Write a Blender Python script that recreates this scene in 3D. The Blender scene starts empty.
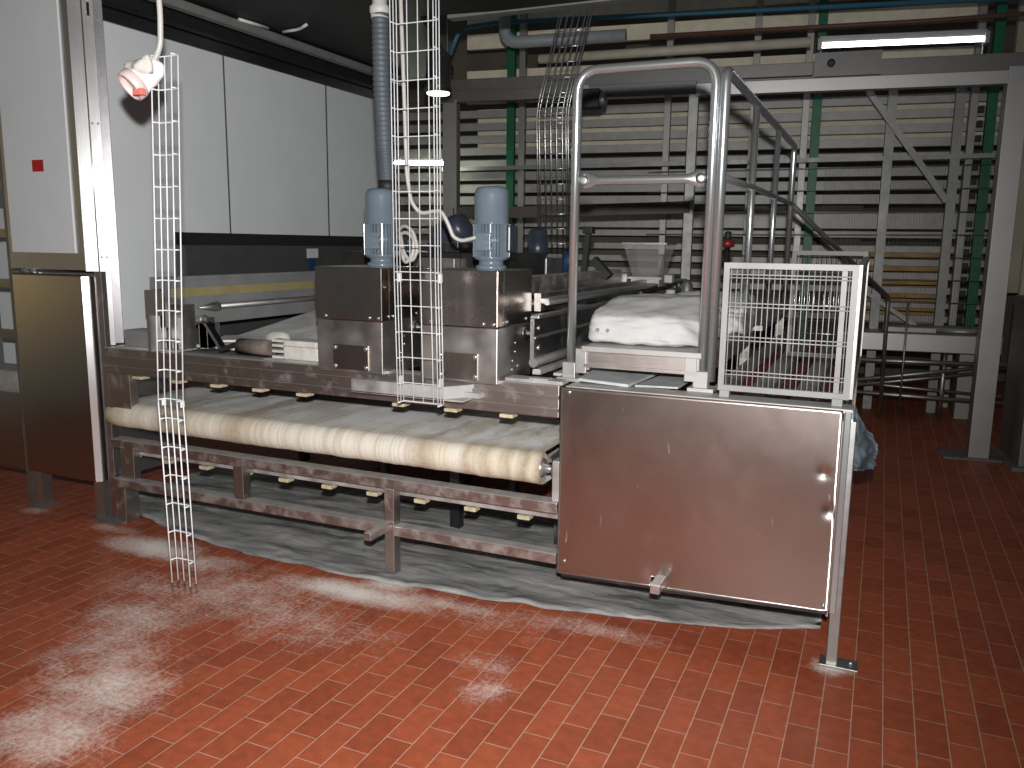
import bpy, bmesh, math, random
from mathutils import Vector, Matrix, noise
random.seed(7)
S = bpy.context.scene
COL = S.collection
PI = math.pi

# ---------------------------------------------------------------- materials
def _new(name):
    m = bpy.data.materials.new(name); m.use_nodes = True
    nt = m.node_tree; nt.nodes.clear()
    return m, nt, nt.nodes, nt.links
def _out(n, l, sh):
    o = n.new('ShaderNodeOutputMaterial'); l.new(sh, o.inputs['Surface'])
def _bsdf(n, col=(.5,.5,.5), rough=.5, metal=0., **kw):
    b = n.new('ShaderNodeBsdfPrincipled')
    b.inputs['Base Color'].default_value = (*col, 1); b.inputs['Roughness'].default_value = rough
    b.inputs['Metallic'].default_value = metal
    for k, v in kw.items(): b.inputs[k.replace('_', ' ')].default_value = v
    return b
def _coord(n, l, scale=(1,1,1), loc=(0,0,0), world=False):
    if world:
        src = n.new('ShaderNodeNewGeometry').outputs['Position']
    else:
        src = n.new('ShaderNodeTexCoord').outputs['Object']
    mp = n.new('ShaderNodeMapping'); mp.inputs['Scale'].default_value = scale; mp.inputs['Location'].default_value = loc
    l.new(src, mp.inputs['Vector']); return mp.outputs['Vector']
def _noise(n, l, vec, scale, detail=4, rough=.55):
    t = n.new('ShaderNodeTexNoise'); t.inputs['Scale'].default_value = scale
    t.inputs['Detail'].default_value = detail; t.inputs['Roughness'].default_value = rough
    l.new(vec, t.inputs['Vector']); return t.outputs['Fac']
def _ramp(n, l, fac, a, b, c0=(0,0,0), c1=(1,1,1)):
    r = n.new('ShaderNodeValToRGB'); r.color_ramp.elements[0].position = a; r.color_ramp.elements[1].position = b
    r.color_ramp.elements[0].color = (*c0, 1); r.color_ramp.elements[1].color = (*c1, 1)
    l.new(fac, r.inputs['Fac']); return r.outputs['Color']
def _mixc(n, l, fac, a, b):
    m = n.new('ShaderNodeMix'); m.data_type = 'RGBA'
    if isinstance(fac, float): m.inputs[0].default_value = fac
    else: l.new(fac, m.inputs[0])
    for i, v in ((6, a), (7, b)):
        if isinstance(v, tuple): m.inputs[i].default_value = (*v, 1)
        else: l.new(v, m.inputs[i])
    return m.outputs[2]
def _math(n, l, op, a, b=None):
    m = n.new('ShaderNodeMath'); m.operation = op
    for i, v in ((0, a), (1, b)):
        if v is None: continue
        if isinstance(v, (int, float)): m.inputs[i].default_value = v
        else: l.new(v, m.inputs[i])
    return m.outputs[0]
def _bump(n, l, h, strength, dist=.01):
    b = n.new('ShaderNodeBump'); b.inputs['Strength'].default_value = strength; b.inputs['Distance'].default_value = dist
    l.new(h, b.inputs['Height']); return b.outputs['Normal']

def plain(name, col, rough=.5, metal=0., var=.12, scale=9, bump=0., **kw):
    m, nt, n, l = _new(name); b = _bsdf(n, col, rough, metal, **kw)
    f = _noise(n, l, _coord(n, l), scale, 5)
    c = _mixc(n, l, _ramp(n, l, f, .3, .7), tuple(x*(1-var) for x in col), tuple(min(1, x*(1+var)) for x in col))
    l.new(c, b.inputs['Base Color'])
    if bump: l.new(_bump(n, l, f, bump), b.inputs['Normal'])
    _out(n, l, b.outputs[0]); return m
def steel(name, col=(.60,.58,.56), rough=.3, dust=0., brush=(60,60,2), dustcol=(.62,.59,.55), wav=.03, dscale=7., rvar=.12, uptop=.75, film=0.):
    """brushed stainless steel, optionally with flour lying on it in patches"""
    m, nt, n, l = _new(name); b = _bsdf(n, col, rough, 1.)
    v = _coord(n, l, brush); f = _noise(n, l, v, 3, 3)
    f2 = _noise(n, l, _coord(n, l), 2.3, 4)
    r = _math(n, l, 'ADD', _math(n, l, 'MULTIPLY', f, rvar), rough-rvar/2)
    r = _math(n, l, 'ADD', r, _math(n, l, 'MULTIPLY', _math(n, l, 'SUBTRACT', f2, .5), rvar*1.2))
    l.new(r, b.inputs['Roughness'])
    l.new(_bump(n, l, _math(n, l, 'ADD', f2, _math(n, l, 'MULTIPLY', f, .05)), wav, .05), b.inputs['Normal'])
    sh = b.outputs[0]
    if dust > 0:
        d = _bsdf(n, dustcol, .85)
        fd = _noise(n, l, _coord(n, l), dscale, 8, .68)
        fac = _ramp(n, l, fd, .56-.32*dust, .92-.30*dust)
        up = n.new('ShaderNodeSeparateXYZ'); l.new(n.new('ShaderNodeNewGeometry').outputs['True Normal'], up.inputs[0])
        upf = _math(n, l, 'MULTIPLY', _math(n, l, 'MAXIMUM', up.outputs['Z'], 0.0), uptop)
        fac = _math(n, l, 'MULTIPLY', fac, min(1, .55+.5*dust))
        fac = _math(n, l, 'MAXIMUM', fac, _math(n, l, 'MULTIPLY', upf, _math(n, l, 'MINIMUM', _math(n, l, 'MULTIPLY', fd, 1.6), 1.0)))
        mx = n.new('ShaderNodeMixShader'); l.new(fac, mx.inputs[0]); l.new(sh, mx.inputs[1]); l.new(d.outputs[0], mx.inputs[2]); sh = mx.outputs[0]
    if film:                                # even matt grey added to lighten the metal and mute reflected red
        d2 = _bsdf(n, (.40,.40,.395), .5); mf = n.new('ShaderNodeMixShader'); mf.inputs[0].default_value = film
        l.new(sh, mf.inputs[1]); l.new(d2.outputs[0], mf.inputs[2]); sh = mf.outputs[0]
    _out(n, l, sh); return m
def emit(name, col, s):
    m, nt, n, l = _new(name); e = n.new('ShaderNodeEmission')
    e.inputs['Color'].default_value = (*col, 1); e.inputs['Strength'].default_value = s
    _out(n, l, e.outputs[0]); return m

M = {}
M['steel'] = steel('polished steel tube', (.56,.61,.645), .27, film=.22, rvar=.02, brush=(3,3,3), wav=.0)
M['panel'] = steel('brushed steel sheet', (.88,.755,.69), .30, brush=(3,3,3), wav=.03, rvar=.05)
def scratched(name):
    m = steel(name, (.88,.755,.69), .30, brush=(3,3,3), wav=.03, rvar=.05)
    n, l = m.node_tree.nodes, m.node_tree.links
    b = [x for x in n if x.type == 'BSDF_PRINCIPLED'][0]; out = [x for x in n if x.type == 'OUTPUT_MATERIAL'][0]
    d = _bsdf(n, (.62,.58,.55), .6); acc = None
    for sc, th in (((9,9,1.1),.735),((5,5,2.2),.75)):
        src = n.new('ShaderNodeTexCoord').outputs['Object']; mp = n.new('ShaderNodeMapping'); mp.inputs['Scale'].default_value = sc
        mp.inputs['Rotation'].default_value = (0, .12 if sc[0] == 9 else .9, 0); l.new(src, mp.inputs['Vector'])
        f = _ramp(n, l, _noise(n, l, mp.outputs['Vector'], 6, 2, .5), th, th+.04); acc = f if acc is None else _math(n, l, 'MAXIMUM', acc, f)
    mx = n.new('ShaderNodeMixShader'); l.new(_math(n, l, 'MULTIPLY', acc, .5), mx.inputs[0]); l.new(b.outputs[0], mx.inputs[1]); l.new(d.outputs[0], mx.inputs[2]); l.new(mx.outputs[0], out.inputs['Surface'])
    return m
M['panelscratch'] = scratched('scratched steel sheet')
M['convplate'] = steel('dark conveyor plate', (.26,.26,.265), .38, dust=.12, brush=(2,2,2), dustcol=(.4,.39,.38))
M['railgrey'] = plain('grey aluminium rail', (.20,.203,.206), .45, 0, .15, 5)
M['paleplate'] = plain('pale floury plate', (.42,.43,.44), .7, 0, .25, 7, .2)
M['deckpale'] = plain('floury deck plate', (.62,.62,.61), .8, 0, .3, 6, .2)
M['door'] = steel('smooth door steel', (.52,.47,.42), .24, brush=(90,90,2), wav=.02, rvar=.06)
M['post'] = steel('column steel', (.60,.59,.58), .40, brush=(80,80,1.5), wav=.02)
M['beam'] = steel('dull frame steel', (.46,.41,.385), .42, dust=.09, brush=(2,60,60), dscale=12, dustcol=(.45,.43,.41))
M['beamdust'] = steel('floury frame steel', (.48,.42,.40), .42, dust=.32, brush=(2,60,60), dscale=13, dustcol=(.45,.43,.41))
M['dusty'] = steel('floury steel plate', (.5,.48,.46), .45, dust=.85, dscale=5, dustcol=(.42,.41,.40))
M['box'] = steel('drive cover steel', (.56,.49,.44), .28, brush=(3,3,3), wav=.03, rvar=.06)
M['boxlow'] = steel('scuffed drive cover steel', (.60,.575,.55), .40, brush=(3,3,3), wav=.06, rvar=.3)
M['colsteel'] = steel('bright column steel', (.55,.545,.54), .25, brush=(80,80,1.5), wav=.01, rvar=.05)
M['dark'] = steel('blackened steel', (.10,.10,.105), .45, dust=.08, brush=(2,2,2), dustcol=(.3,.29,.28))
M['gal'] = steel('galvanised steel', (.44,.44,.43), .46, brush=(6,6,6), rvar=.2)
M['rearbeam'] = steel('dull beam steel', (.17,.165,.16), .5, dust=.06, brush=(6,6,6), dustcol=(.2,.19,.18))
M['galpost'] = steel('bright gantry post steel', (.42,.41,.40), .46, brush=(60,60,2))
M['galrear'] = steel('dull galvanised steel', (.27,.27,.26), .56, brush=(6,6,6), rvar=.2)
M['galdark'] = steel('weathered steel', (.34,.33,.31), .5, brush=(6,6,6), dust=.1, dustcol=(.3,.29,.27))
M['slatm'] = plain('grey coated slat', (.36,.355,.34), .5, .25)
M['white_wire'] = plain('white coated wire', (.60,.61,.62), .4)
M['wire'] = steel('bright wire', (.75,.74,.72), .3)
M['wall'] = plain('pale grey wall panel', (.62,.645,.66), .5, 0, .03, 3)
M['seam'] = plain('panel joint', (.08,.083,.088), .7)
M['trim'] = steel('dark trim steel', (.26,.25,.26), .3, brush=(3,60,60))
M['black'] = plain('black rubber', (.012,.012,.013), .6)
M['blackgloss'] = plain('black painted sheet', (.02,.019,.019), .28, 0, .3)
M['curtain'] = plain('dark grey curtain', (.052,.052,.052), .55)
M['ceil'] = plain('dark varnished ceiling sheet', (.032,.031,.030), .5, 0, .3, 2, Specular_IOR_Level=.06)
M['greybar'] = plain('grey painted bar', (.17,.175,.17), .5)
M['blue'] = plain('grey blue motor paint', (.120,.152,.182), .19, 0, .08)
M['bluedark'] = plain('dark blue motor paint', (.03,.038,.055), .35)
M['red'] = plain('red sticker', (.38,.012,.015), .5)
M['redpaint'] = plain('red cap', (.13,.010,.009), .4)
M['yellow'] = plain('yellow strip', (.30,.255,.12), .5)
M['wood'] = plain('pale wooden slat', (.50,.43,.29), .7, 0, .25, 30)
M['green'] = plain('green painted column', (.006,.125,.06), .45)
M['cream'] = plain('cream board', (.80,.73,.56), .6, 0, .1)
M['tan'] = plain('tan card sheets', (.46,.30,.115), .8, 0, .25, 14)
M['cable'] = plain('white cable', (.40,.385,.36), .45)
M['hose'] = plain('blue grey hose', (.072,.085,.102), .55)
M['sleeve'] = plain('pale hose sleeve', (.52,.51,.48), .5)
M['pipeblue'] = plain('blue pipe paint', (.045,.16,.24), .45)
M['pipegrey'] = plain('grey plastic pipe', (.27,.29,.30), .5)
M['pipecream'] = plain('cream pipe wrap', (.50,.46,.37), .6)
M['piperust'] = plain('brown pipe', (.115,.055,.04), .6)
M['sack'] = plain('white paper sack', (.50,.495,.49), .75, 0, .04, 12, .1)
M['print'] = plain('faint printed mark', (.25,.24,.28), .8)
M['printpink'] = plain('faint pink print', (.62,.42,.40), .8)
M['plug'] = plain('white wrap', (.80,.77,.74), .6, 0, .05, 25, .25)
M['plugpink'] = plain('pale pink plastic', (.62,.47,.46), .5)
M['plugred'] = plain('red plastic', (.62,.16,.13), .45)
M['redbelt'] = plain('dark red belt', (.22,.022,.022), .55, 0, .3)
M['brown'] = plain('brown cylinder wrap', (.15,.115,.095), .7, 0, .3, 20)
M['browndark'] = plain('dark brown beam', (.055,.047,.038), .6, 0, .2)
M['bluecap'] = plain('dim blue cap', (.012,.04,.10), .4)
M['cagedim'] = plain('dull grey cage paint', (.16,.16,.155), .55)
M['cagewire'] = plain('bright cage wire', (.38,.38,.375), .4)
M['cage'] = plain('pale grey cage paint', (.27,.27,.265), .45)
M['plast'] = plain('ivory junction box', (.55,.54,.50), .5, 0, .15, 20)
M['curb'] = plain('grey concrete', (.13,.125,.12), .85, 0, .2)
M['lamp'] = emit('fluorescent tube light', (.88,.86,1.0), 7)
M['lampwarm'] = emit('warm fluorescent tube light', (.94,1.0,.78), 36)
M['bulb'] = emit('lamp glow', (.95,1.0,.85), 5)
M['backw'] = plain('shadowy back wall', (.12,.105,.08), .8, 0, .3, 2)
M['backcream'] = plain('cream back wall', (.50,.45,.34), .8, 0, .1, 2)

def floor_mat():
    m, nt, n, l = _new('red clay floor tiles')
    pos = n.new('ShaderNodeNewGeometry').outputs['Position']
    sx = n.new('ShaderNodeSeparateXYZ'); l.new(pos, sx.inputs[0])
    cx = n.new('ShaderNodeCombineXYZ')
    l.new(_math(n, l, 'ADD', sx.outputs['Y'], -2.742+.11125+22.25), cx.inputs[0])
    l.new(_math(n, l, 'ADD', sx.outputs['X'], -.122+.1025*200), cx.inputs[1])
    br = n.new('ShaderNodeTexBrick'); br.offset = .5; br.offset_frequency = 2; br.squash = 1
    l.new(cx.outputs[0], br.inputs['Vector'])
    br.inputs['Color1'].default_value = (.285,.066,.029, 1); br.inputs['Color2'].default_value = (.37,.090,.040, 1)
    br.inputs['Mortar'].default_value = (.44,.285,.215, 1)
    br.inputs['Scale'].default_value = 1; br.inputs['Mortar Size'].default_value = .0022
    br.inputs['Mortar Smooth'].default_value = .25; br.inputs['Bias'].default_value = -.1
    br.inputs['Brick Width'].default_value = .2225; br.inputs['Row Height'].default_value = .1025
    # mottling of the clay
    f = _noise(n, l, _coord(n, l, world=True), 22, 5)
    mot = _ramp(n, l, f, .25, .75, (.78,.78,.78), (1.18,1.15,1.12))
    mul = n.new('ShaderNodeMix'); mul.data_type = 'RGBA'; mul.blend_type = 'MULTIPLY'; mul.inputs[0].default_value = 1
    l.new(br.outputs['Color'], mul.inputs[6]); l.new(mot, mul.inputs[7])
    # flour spilled in patches of its own
    at = n.new('ShaderNodeAttribute'); at.attribute_name = 'flour'; acc = at.outputs['Fac']
    n1 = _noise(n, l, _coord(n, l, world=True), 55, 9, .78)
    n2 = _noise(n, l, _coord(n, l, world=True), 7, 5, .6)
    nn = _math(n, l, 'ADD', _math(n, l, 'MULTIPLY', n1, .65), _math(n, l, 'MULTIPLY', n2, .35))
    fac = _math(n, l, 'SUBTRACT', _math(n, l, 'ADD', acc, _math(n, l, 'MULTIPLY', nn, 2.6)), 1.80)
    kk = n.new('ShaderNodeMapRange'); kk.inputs[1].default_value = -.28; kk.inputs[2].default_value = .62
    l.new(fac, kk.inputs[0])
    dust = _math(n, l, 'MULTIPLY', kk.outputs[0], _math(n, l, 'MINIMUM', _math(n, l, 'MULTIPLY', acc, 2.5), 1.0))
    col = _mixc(n, l, dust, mul.outputs[2], (.80,.73,.67))
    b = _bsdf(n, (.2,.05,.03), .5, 0, Specular_IOR_Level=.28)
    l.new(col, b.inputs['Base Color'])
    l.new(_math(n, l, 'ADD', _math(n, l, 'MULTIPLY', n2, .25), _math(n, l, 'ADD', .42, _math(n, l, 'MULTIPLY', dust, .5))), b.inputs['Roughness'])
    h = _math(n, l, 'SUBTRACT', 1.0, br.outputs['Fac'])
    l.new(_bump(n, l, _math(n, l, 'ADD', h, _math(n, l, 'MULTIPLY', f, .25)), .35, .004), b.inputs['Normal'])
    _out(n, l, b.outputs[0]); return m
M['floor'] = floor_mat()

def belt_mat():
    m, nt, n, l = _new('floury canvas belt')
    b = _bsdf(n, (.7,.65,.55), .9)
    co = _coord(n, l); sx = n.new('ShaderNodeSeparateXYZ'); l.new(co, sx.inputs[0])
    v2 = _noise(n, l, _coord(n, l, (3.2,1.1,1.1), (3,1,0)), 1.6, 6, .65); v3 = _noise(n, l, co, 55, 6, .7)
    wob = _noise(n, l, _coord(n, l, (2,3,3)), 1.5, 3)
    xx = _math(n, l, 'ADD', sx.outputs['X'], _math(n, l, 'MULTIPLY', _math(n, l, 'SUBTRACT', wob, .5), .10))
    uu = _math(n, l, 'DIVIDE', _math(n, l, 'ADD', xx, 1.385), 2.74)
    r = n.new('ShaderNodeValToRGB'); el = r.color_ramp.elements
    tan_, crm, wht, brn = (.44,.36,.255,1), (.66,.59,.465,1), (.74,.70,.61,1), (.33,.26,.175,1)
    st = [(0,brn),(.03,tan_),(.07,crm),(.13,wht),(.19,tan_),(.25,crm),(.30,wht),(.36,tan_),(.40,crm),(.46,wht),(.74,wht),(.785,tan_),(.81,crm),(.85,wht),(.868,tan_),(.885,crm),(.91,tan_),(.925,crm),(.945,tan_),(.955,crm),(.972,brn),(.985,crm),(1,brn)]
    el[0].position, el[0].color = st[0]; el[1].position, el[1].color = st[-1]
    for p_, c_ in st[1:-1]:
        e_ = el.new(p_); e_.color = c_
    l.new(uu, r.inputs['Fac'])
    c3 = _mixc(n, l, _math(n, l, 'MULTIPLY', _ramp(n, l, v3, .45, .75), .30), _mixc(n, l, _math(n, l, 'MULTIPLY', _ramp(n, l, _noise(n, l, _coord(n, l, (46,2.5,2.5)), 1, 4, .65), .42, .62), .45), r.outputs['Color'], (.40,.33,.235)), (.78,.75,.69))
    my = n.new('ShaderNodeMapRange'); my.inputs[1].default_value = .07; my.inputs[2].default_value = .20; l.new(sx.outputs['Y'], my.inputs[0])
    c5 = _mixc(n, l, _math(n, l, 'MULTIPLY', my.outputs[0], _math(n, l, 'ADD', .12, _math(n, l, 'MULTIPLY', _ramp(n, l, v2, .40, .56), .85))), c3, (.93,.935,.94))
    l.new(c5, b.inputs['Base Color'])
    l.new(_bump(n, l, _math(n, l, 'ADD', v3, v2), .3, .01), b.inputs['Normal'])
    _out(n, l, b.outputs[0]); return m
M['belt'] = belt_mat()

def sheet_mat():
    m, nt, n, l = _new('grey plastic film')
    b = _bsdf(n, (.2,.21,.2), .3)
    v = _noise(n, l, _coord(n, l, (.7,4.5,1)), 2.6, 7, .62)
    c = _mixc(n, l, _ramp(n, l, v, .34, .68), (.24,.25,.245), (.76,.76,.75))
    l.new(c, b.inputs['Base Color']); l.new(_ramp(n, l, v, .4, .65, (.25,.25,.25), (.7,.7,.7)), b.inputs['Roughness'])
    l.new(_bump(n, l, v, .5, .03), b.inputs['Normal'])
    _out(n, l, b.outputs[0]); return m
M['film'] = sheet_mat()
M['bluefilm'] = plain('pale blue film', (.26,.33,.38), .35, 0, .35, 9, .4)

def clear_mat():
    m, nt, n, l = _new('clear plastic')
    g = _bsdf(n, (.55,.55,.54), .2, 0)
    t = n.new('ShaderNodeBsdfTransparent'); mx = n.new('ShaderNodeMixShader')
    f = _noise(n, l, _coord(n, l), 6, 5)
    l.new(_math(n, l, 'ADD', .12, _math(n, l, 'MULTIPLY', f, .25)), mx.inputs[0]); l.new(t.outputs[0], mx.inputs[1]); l.new(g.outputs[0], mx.inputs[2])
    _out(n, l, mx.outputs[0]); return m
M['clear'] = clear_mat()

# ---------------------------------------------------------------- mesh helpers
def BM(): return bmesh.new()
def box(bm, x0, x1, y0, y1, z0, z1, bev=0.):
    r = bmesh.ops.create_cube(bm, size=1)
    vs = r['verts']
    for v in vs:
        v.co = Vector(((x0+x1)/2+v.co.x*(x1-x0), (y0+y1)/2+v.co.y*(y1-y0), (z0+z1)/2+v.co.z*(z1-z0)))
    if bev:
        es = list({e for v in vs for e in v.link_edges})
        bmesh.ops.bevel(bm, geom=es, offset=bev, segments=2, affect='EDGES', profile=.5)
    return bm
def bar(bm, p, q, w, h, up=(0,0,1)):
    """rectangular section bar from p to q"""
    p, q = Vector(p), Vector(q); d = (q-p).normalized(); up = Vector(up)
    if abs(d.dot(up)) > .98: up = Vector((0,1,0))
    s = d.cross(up).normalized(); u = s.cross(d).normalized()
    vs = []
    for c in (p, q):
        for a, b in ((-1,-1),(1,-1),(1,1),(-1,1)): vs.append(bm.verts.new(c+s*a*w/2+u*b*h/2))
    for f in ((3,2,1,0),(4,5,6,7),(0,1,5,4),(1,2,6,5),(2,3,7,6),(3,0,4,7)): bm.faces.new([vs[i] for i in f])
    return bm
def fillet(pts, r, n=5):
    out = [Vector(pts[0])]
    for i in range(1, len(pts)-1):
        a, b, c = Vector(pts[i-1]), Vector(pts[i]), Vector(pts[i+1])
        d1 = (a-b).normalized(); d2 = (c-b).normalized(); rr = min(r, (a-b).length*.45, (c-b).length*.45)
        p0, p2 = b+d1*rr, b+d2*rr
        for k in range(n+1):
            t = k/n; out.append(p0*(1-t)**2+b*2*t*(1-t)+p2*t*t)
    out.append(Vector(pts[-1])); return out
def tube(bm, pts, r, n=8, cap=True, closed=False):
    pts = [Vector(p) for p in pts]; rings = []; m = len(pts)
    rs = r if isinstance(r, (list, tuple)) else [r]*m
    nrm = None
    for i, p in enumerate(pts):
        if closed: d = (pts[(i+1) % m]-pts[i-1])
        else: d = pts[min(i+1, m-1)]-pts[max(i-1, 0)]
        d.normalize()
        if nrm is None:
            a = Vector((0,0,1)) if abs(d.z) < .9 else Vector((1,0,0))
            nrm = d.cross(a).normalized()
        else:
            nrm = (nrm-d*nrm.dot(d)).normalized()
        b = d.cross(nrm)
        rings.append([bm.verts.new(p+(nrm*math.cos(2*PI*k/n)+b*math.sin(2*PI*k/n))*rs[i]) for k in range(n)])
    for i in range(m if closed else m-1):
        A, B = rings[i], rings[(i+1) % m]
        for k in range(n):
            f = bm.faces.new((A[k], A[(k+1) % n], B[(k+1) % n], B[k])); f.smooth = True
    if cap and not closed:
        bm.faces.new(rings[0][::-1]); bm.faces.new(rings[-1])
    return bm
def lathe(bm, o, d, prof, n=24):
    """profile of (radius, distance along d)"""
    o, d = Vector(o), Vector(d).normalized()
    a = Vector((0,0,1)) if abs(d.z) < .9 else Vector((1,0,0))
    x = d.cross(a).normalized(); y = d.cross(x); rings = []
    for (r, t) in prof:
        rings.append([bm.verts.new(o+d*t+(x*math.cos(2*PI*k/n)+y*math.sin(2*PI*k/n))*max(r, 1e-4)) for k in range(n)])
    for A, B in zip(rings, rings[1:]):
        for k in range(n):
            f = bm.faces.new((A[k], A[(k+1) % n], B[(k+1) % n], B[k])); f.smooth = True
    bm.faces.new(rings[0][::-1]); bm.faces.new(rings[-1])
    return bm
def prism(bm, poly, axis, a, b):
    """extrude a polygon along axis 'x','y' or 'z' from a to b; poly gives the other two coordinates in order"""
    def P(u, v, t): return {'x': (t, u, v), 'y': (u, t, v), 'z': (u, v, t)}[axis]
    A = [bm.verts.new(P(u, v, a)) for u, v in poly]; B = [bm.verts.new(P(u, v, b)) for u, v in poly]
    k = len(poly)
    bm.faces.new(A); bm.faces.new(B[::-1])
    for i in range(k): bm.faces.new((A[i], B[i], B[(i+1) % k], A[(i+1) % k]))
    return bm
def grid(bm, fn, nu, nv, smooth=True):
    vs = [[bm.verts.new(fn(i/nu, j/nv)) for j in range(nv+1)] for i in range(nu+1)]
    for i in range(nu):
        for j in range(nv):
            f = bm.faces.new((vs[i][j], vs[i+1][j], vs[i+1][j+1], vs[i][j+1])); f.smooth = smooth
    return vs

# ---------------------------------------------------------------- object helpers
class Fr:
    def __init__(s, o, deg): s.o = Vector(o); s.a = math.radians(deg)
    def mat(s, p): return Matrix.Translation(s.o) @ Matrix.Rotation(s.a, 4, 'Z') @ Matrix.Translation(Vector(p))
WORLD = Fr((0,0,0), 0)
REAR = Fr((.8,7.45,0), 6.8)          # the storage hall frame behind the line stands a little askew to it
BASE = {}
def tag(o, label=None, cat=None, group=None, kind=None):
    if label: o['label'] = label
    if cat: o['category'] = cat
    if group: o['group'] = group
    if kind: o['kind'] = kind
    return o
def thing(name, label, cat, base=(0,0,0), fr=WORLD, group=None):
    o = bpy.data.objects.new(name, None); COL.objects.link(o); o.empty_display_size = .1
    o.matrix_world = fr.mat(base); BASE[o.name] = Vector(base)
    return tag(o, label, cat, group)
def _mesh(name, bm, mat, base, solid=0, keepn=False):
    for v in bm.verts: v.co -= base
    if not keepn: bmesh.ops.recalc_face_normals(bm, faces=bm.faces[:])
    me = bpy.data.meshes.new(name); bm.to_mesh(me); bm.free()
    me.materials.append(M[mat] if isinstance(mat, str) else mat)
    o = bpy.data.objects.new(name, me); COL.objects.link(o)
    return o
def part(name, bm, mat, root, label=None, kind=None):
    b = BASE[root.name]
    o = _mesh(name, bm, mat, b); o.parent = root; BASE[o.name] = b
    if label: o['label'] = label
    if kind: o['kind'] = kind
    return o
def pieces(bm):
    bm.verts.ensure_lookup_table(); seen = set(); out = []
    for v in bm.verts:
        if v in seen: continue
        st = [v]; isl = []; seen.add(v)
        while st:
            a = st.pop(); isl.append(a)
            for e in a.link_edges:
                b = e.other_vert(a)
                if b not in seen: seen.add(b); st.append(b)
        nb = bmesh.new(); mp = {a: nb.verts.new(a.co) for a in isl}; fs = {f for a in isl for f in a.link_faces}
        for f in fs:
            g = nb.faces.new([mp[a] for a in f.verts]); g.smooth = f.smooth
        out.append(nb)
    bm.free(); return out
def parts(name, bm, mat, root, label=None):
    '''every loose piece of the mesh becomes a part of its own'''
    r = [part(name, b, mat, root, label) for b in pieces(bm)]
    return r[0] if len(r) == 1 else r
def solo(name, bm, mat, label, cat, base=(0,0,0), fr=WORLD, group=None, kind=None):
    o = _mesh(name, bm, mat, Vector(base)); o.matrix_world = fr.mat(base); BASE[o.name] = Vector(base)
    return tag(o, label, cat, group, kind)
def struct(name, bm, mat, fr=WORLD):
    o = _mesh(name, bm, mat, Vector((0,0,0))); o.matrix_world = fr.mat((0,0,0)); o['kind'] = 'structure'; return o
def dup(root, delta, label=None):
    r = root.copy(); COL.objects.link(r); r.location = root.location + Vector(delta); BASE[r.name] = BASE[root.name]
    if label: r['label'] = label
    for ch in list(root.children):
        c = ch.copy(); COL.objects.link(c); c.parent = r
        for g in ch.children:
            d = g.copy(); COL.objects.link(d); d.parent = c
    return r

# ================================================================ THE SETTING
import itertools
FLOUR = [(-3.5,3.15,.42,.16,1.15),(-3.1,3.10,.42,.16,.62),(-2.2,3.12,.52,.13,1.15),(-1.75,3.2,.45,.10,.62),(-2.66,2.88,.75,.42,.50),
 (-2.9,2.5,.42,.45,.52),(-2.85,2.36,.26,.22,.62),(-2.52,2.0,.34,.30,.72),(-2.46,1.72,.34,.24,.66),(-2.7,2.15,.42,.40,.50),(-3.1,2.75,.5,.32,.42),
 (-1.25,2.6,.15,.14,.50),(-1.32,2.78,.20,.14,.42),(-1.05,3.25,.45,.12,.48),(-.07,3.34,.10,.09,1.05),(-3.95,3.26,.26,.09,.6),(-4.66,3.3,.18,.10,.55),(-2.08,3.26,.2,.10,.9),(-2.25,2.75,.7,.35,.40),(-1.5,3.15,.6,.2,.36)]
def flour(x, y):
    v = 0
    for bx, by, rx, ry, s in FLOUR:
        d = math.hypot((x-bx)/(rx*1.35), (y-by)/(ry*1.35))
        if d < 1: k = 1-d; v = max(v, s*k*k*(3-2*k))
    return v
fx = [-7.5]+[-5+.035*k for k in range(158)]+[5]; fyv = [-3]+[1+.035*k for k in range(78)]+[13]
bm = BM(); lay = bm.verts.layers.float.new('flour'); rows = []
for x in fx:
    r = []
    for y in fyv:
        v = bm.verts.new((x, y, 0)); v[lay] = flour(x, y); r.append(v)
    rows.append(r)
for A, B in zip(rows, rows[1:]):
    for k in range(len(fyv)-1): bm.faces.new((A[k], B[k], B[k+1], A[k+1]))
struct('floor', bm, 'floor')
# back wall of the hall
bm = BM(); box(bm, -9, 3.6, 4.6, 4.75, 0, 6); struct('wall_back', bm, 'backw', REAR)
# tunnel side wall: insulated pale panels running away from the camera
bm = BM()
seams = [3.42, 4.43, 5.53, 6.45]
box(bm, -4.12, -4.05, 3.40, 3.93, 1.08, 2.84)
box(bm, -4.12, -4.05, 3.93, 4.420, 1.70, 2.84); box(bm, -4.12, -4.05, 4.436, 5.518, 1.70, 2.84); box(bm, -4.12, -4.05, 5.538, 6.45, 1.70, 2.84)
struct('wall_left', bm, 'wall')
bm = BM(); box(bm, -4.13, -4.051, 4.420, 4.436, 1.70, 2.84); box(bm, -4.13, -4.051, 5.518, 5.538, 1.70, 2.84); struct('trim_1', bm, 'seam')
bm = BM(); box(bm, -4.15, -4.035, 3.40, 6.45, 2.84, 2.91); box(bm, -4.14, -4.04, 3.40, 6.45, 2.925, 2.95); struct('trim_2', bm, 'trim')
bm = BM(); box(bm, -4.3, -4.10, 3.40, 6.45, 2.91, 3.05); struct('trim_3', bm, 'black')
bm = BM(); box(bm, -3.93, -3.86, 2.2, 6.45, 2.985, 3.035, .008); struct('trim_4', bm, 'greybar')
bm = BM(); prism(bm, [(-4.4,2.0),(1.2,2.0),(1.2,5.3),(-2.78,4.78),(-3.45,6.5),(-4.4,6.5)], 'z', 3.05, 3.12); struct('ceiling', bm, 'ceil')
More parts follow.
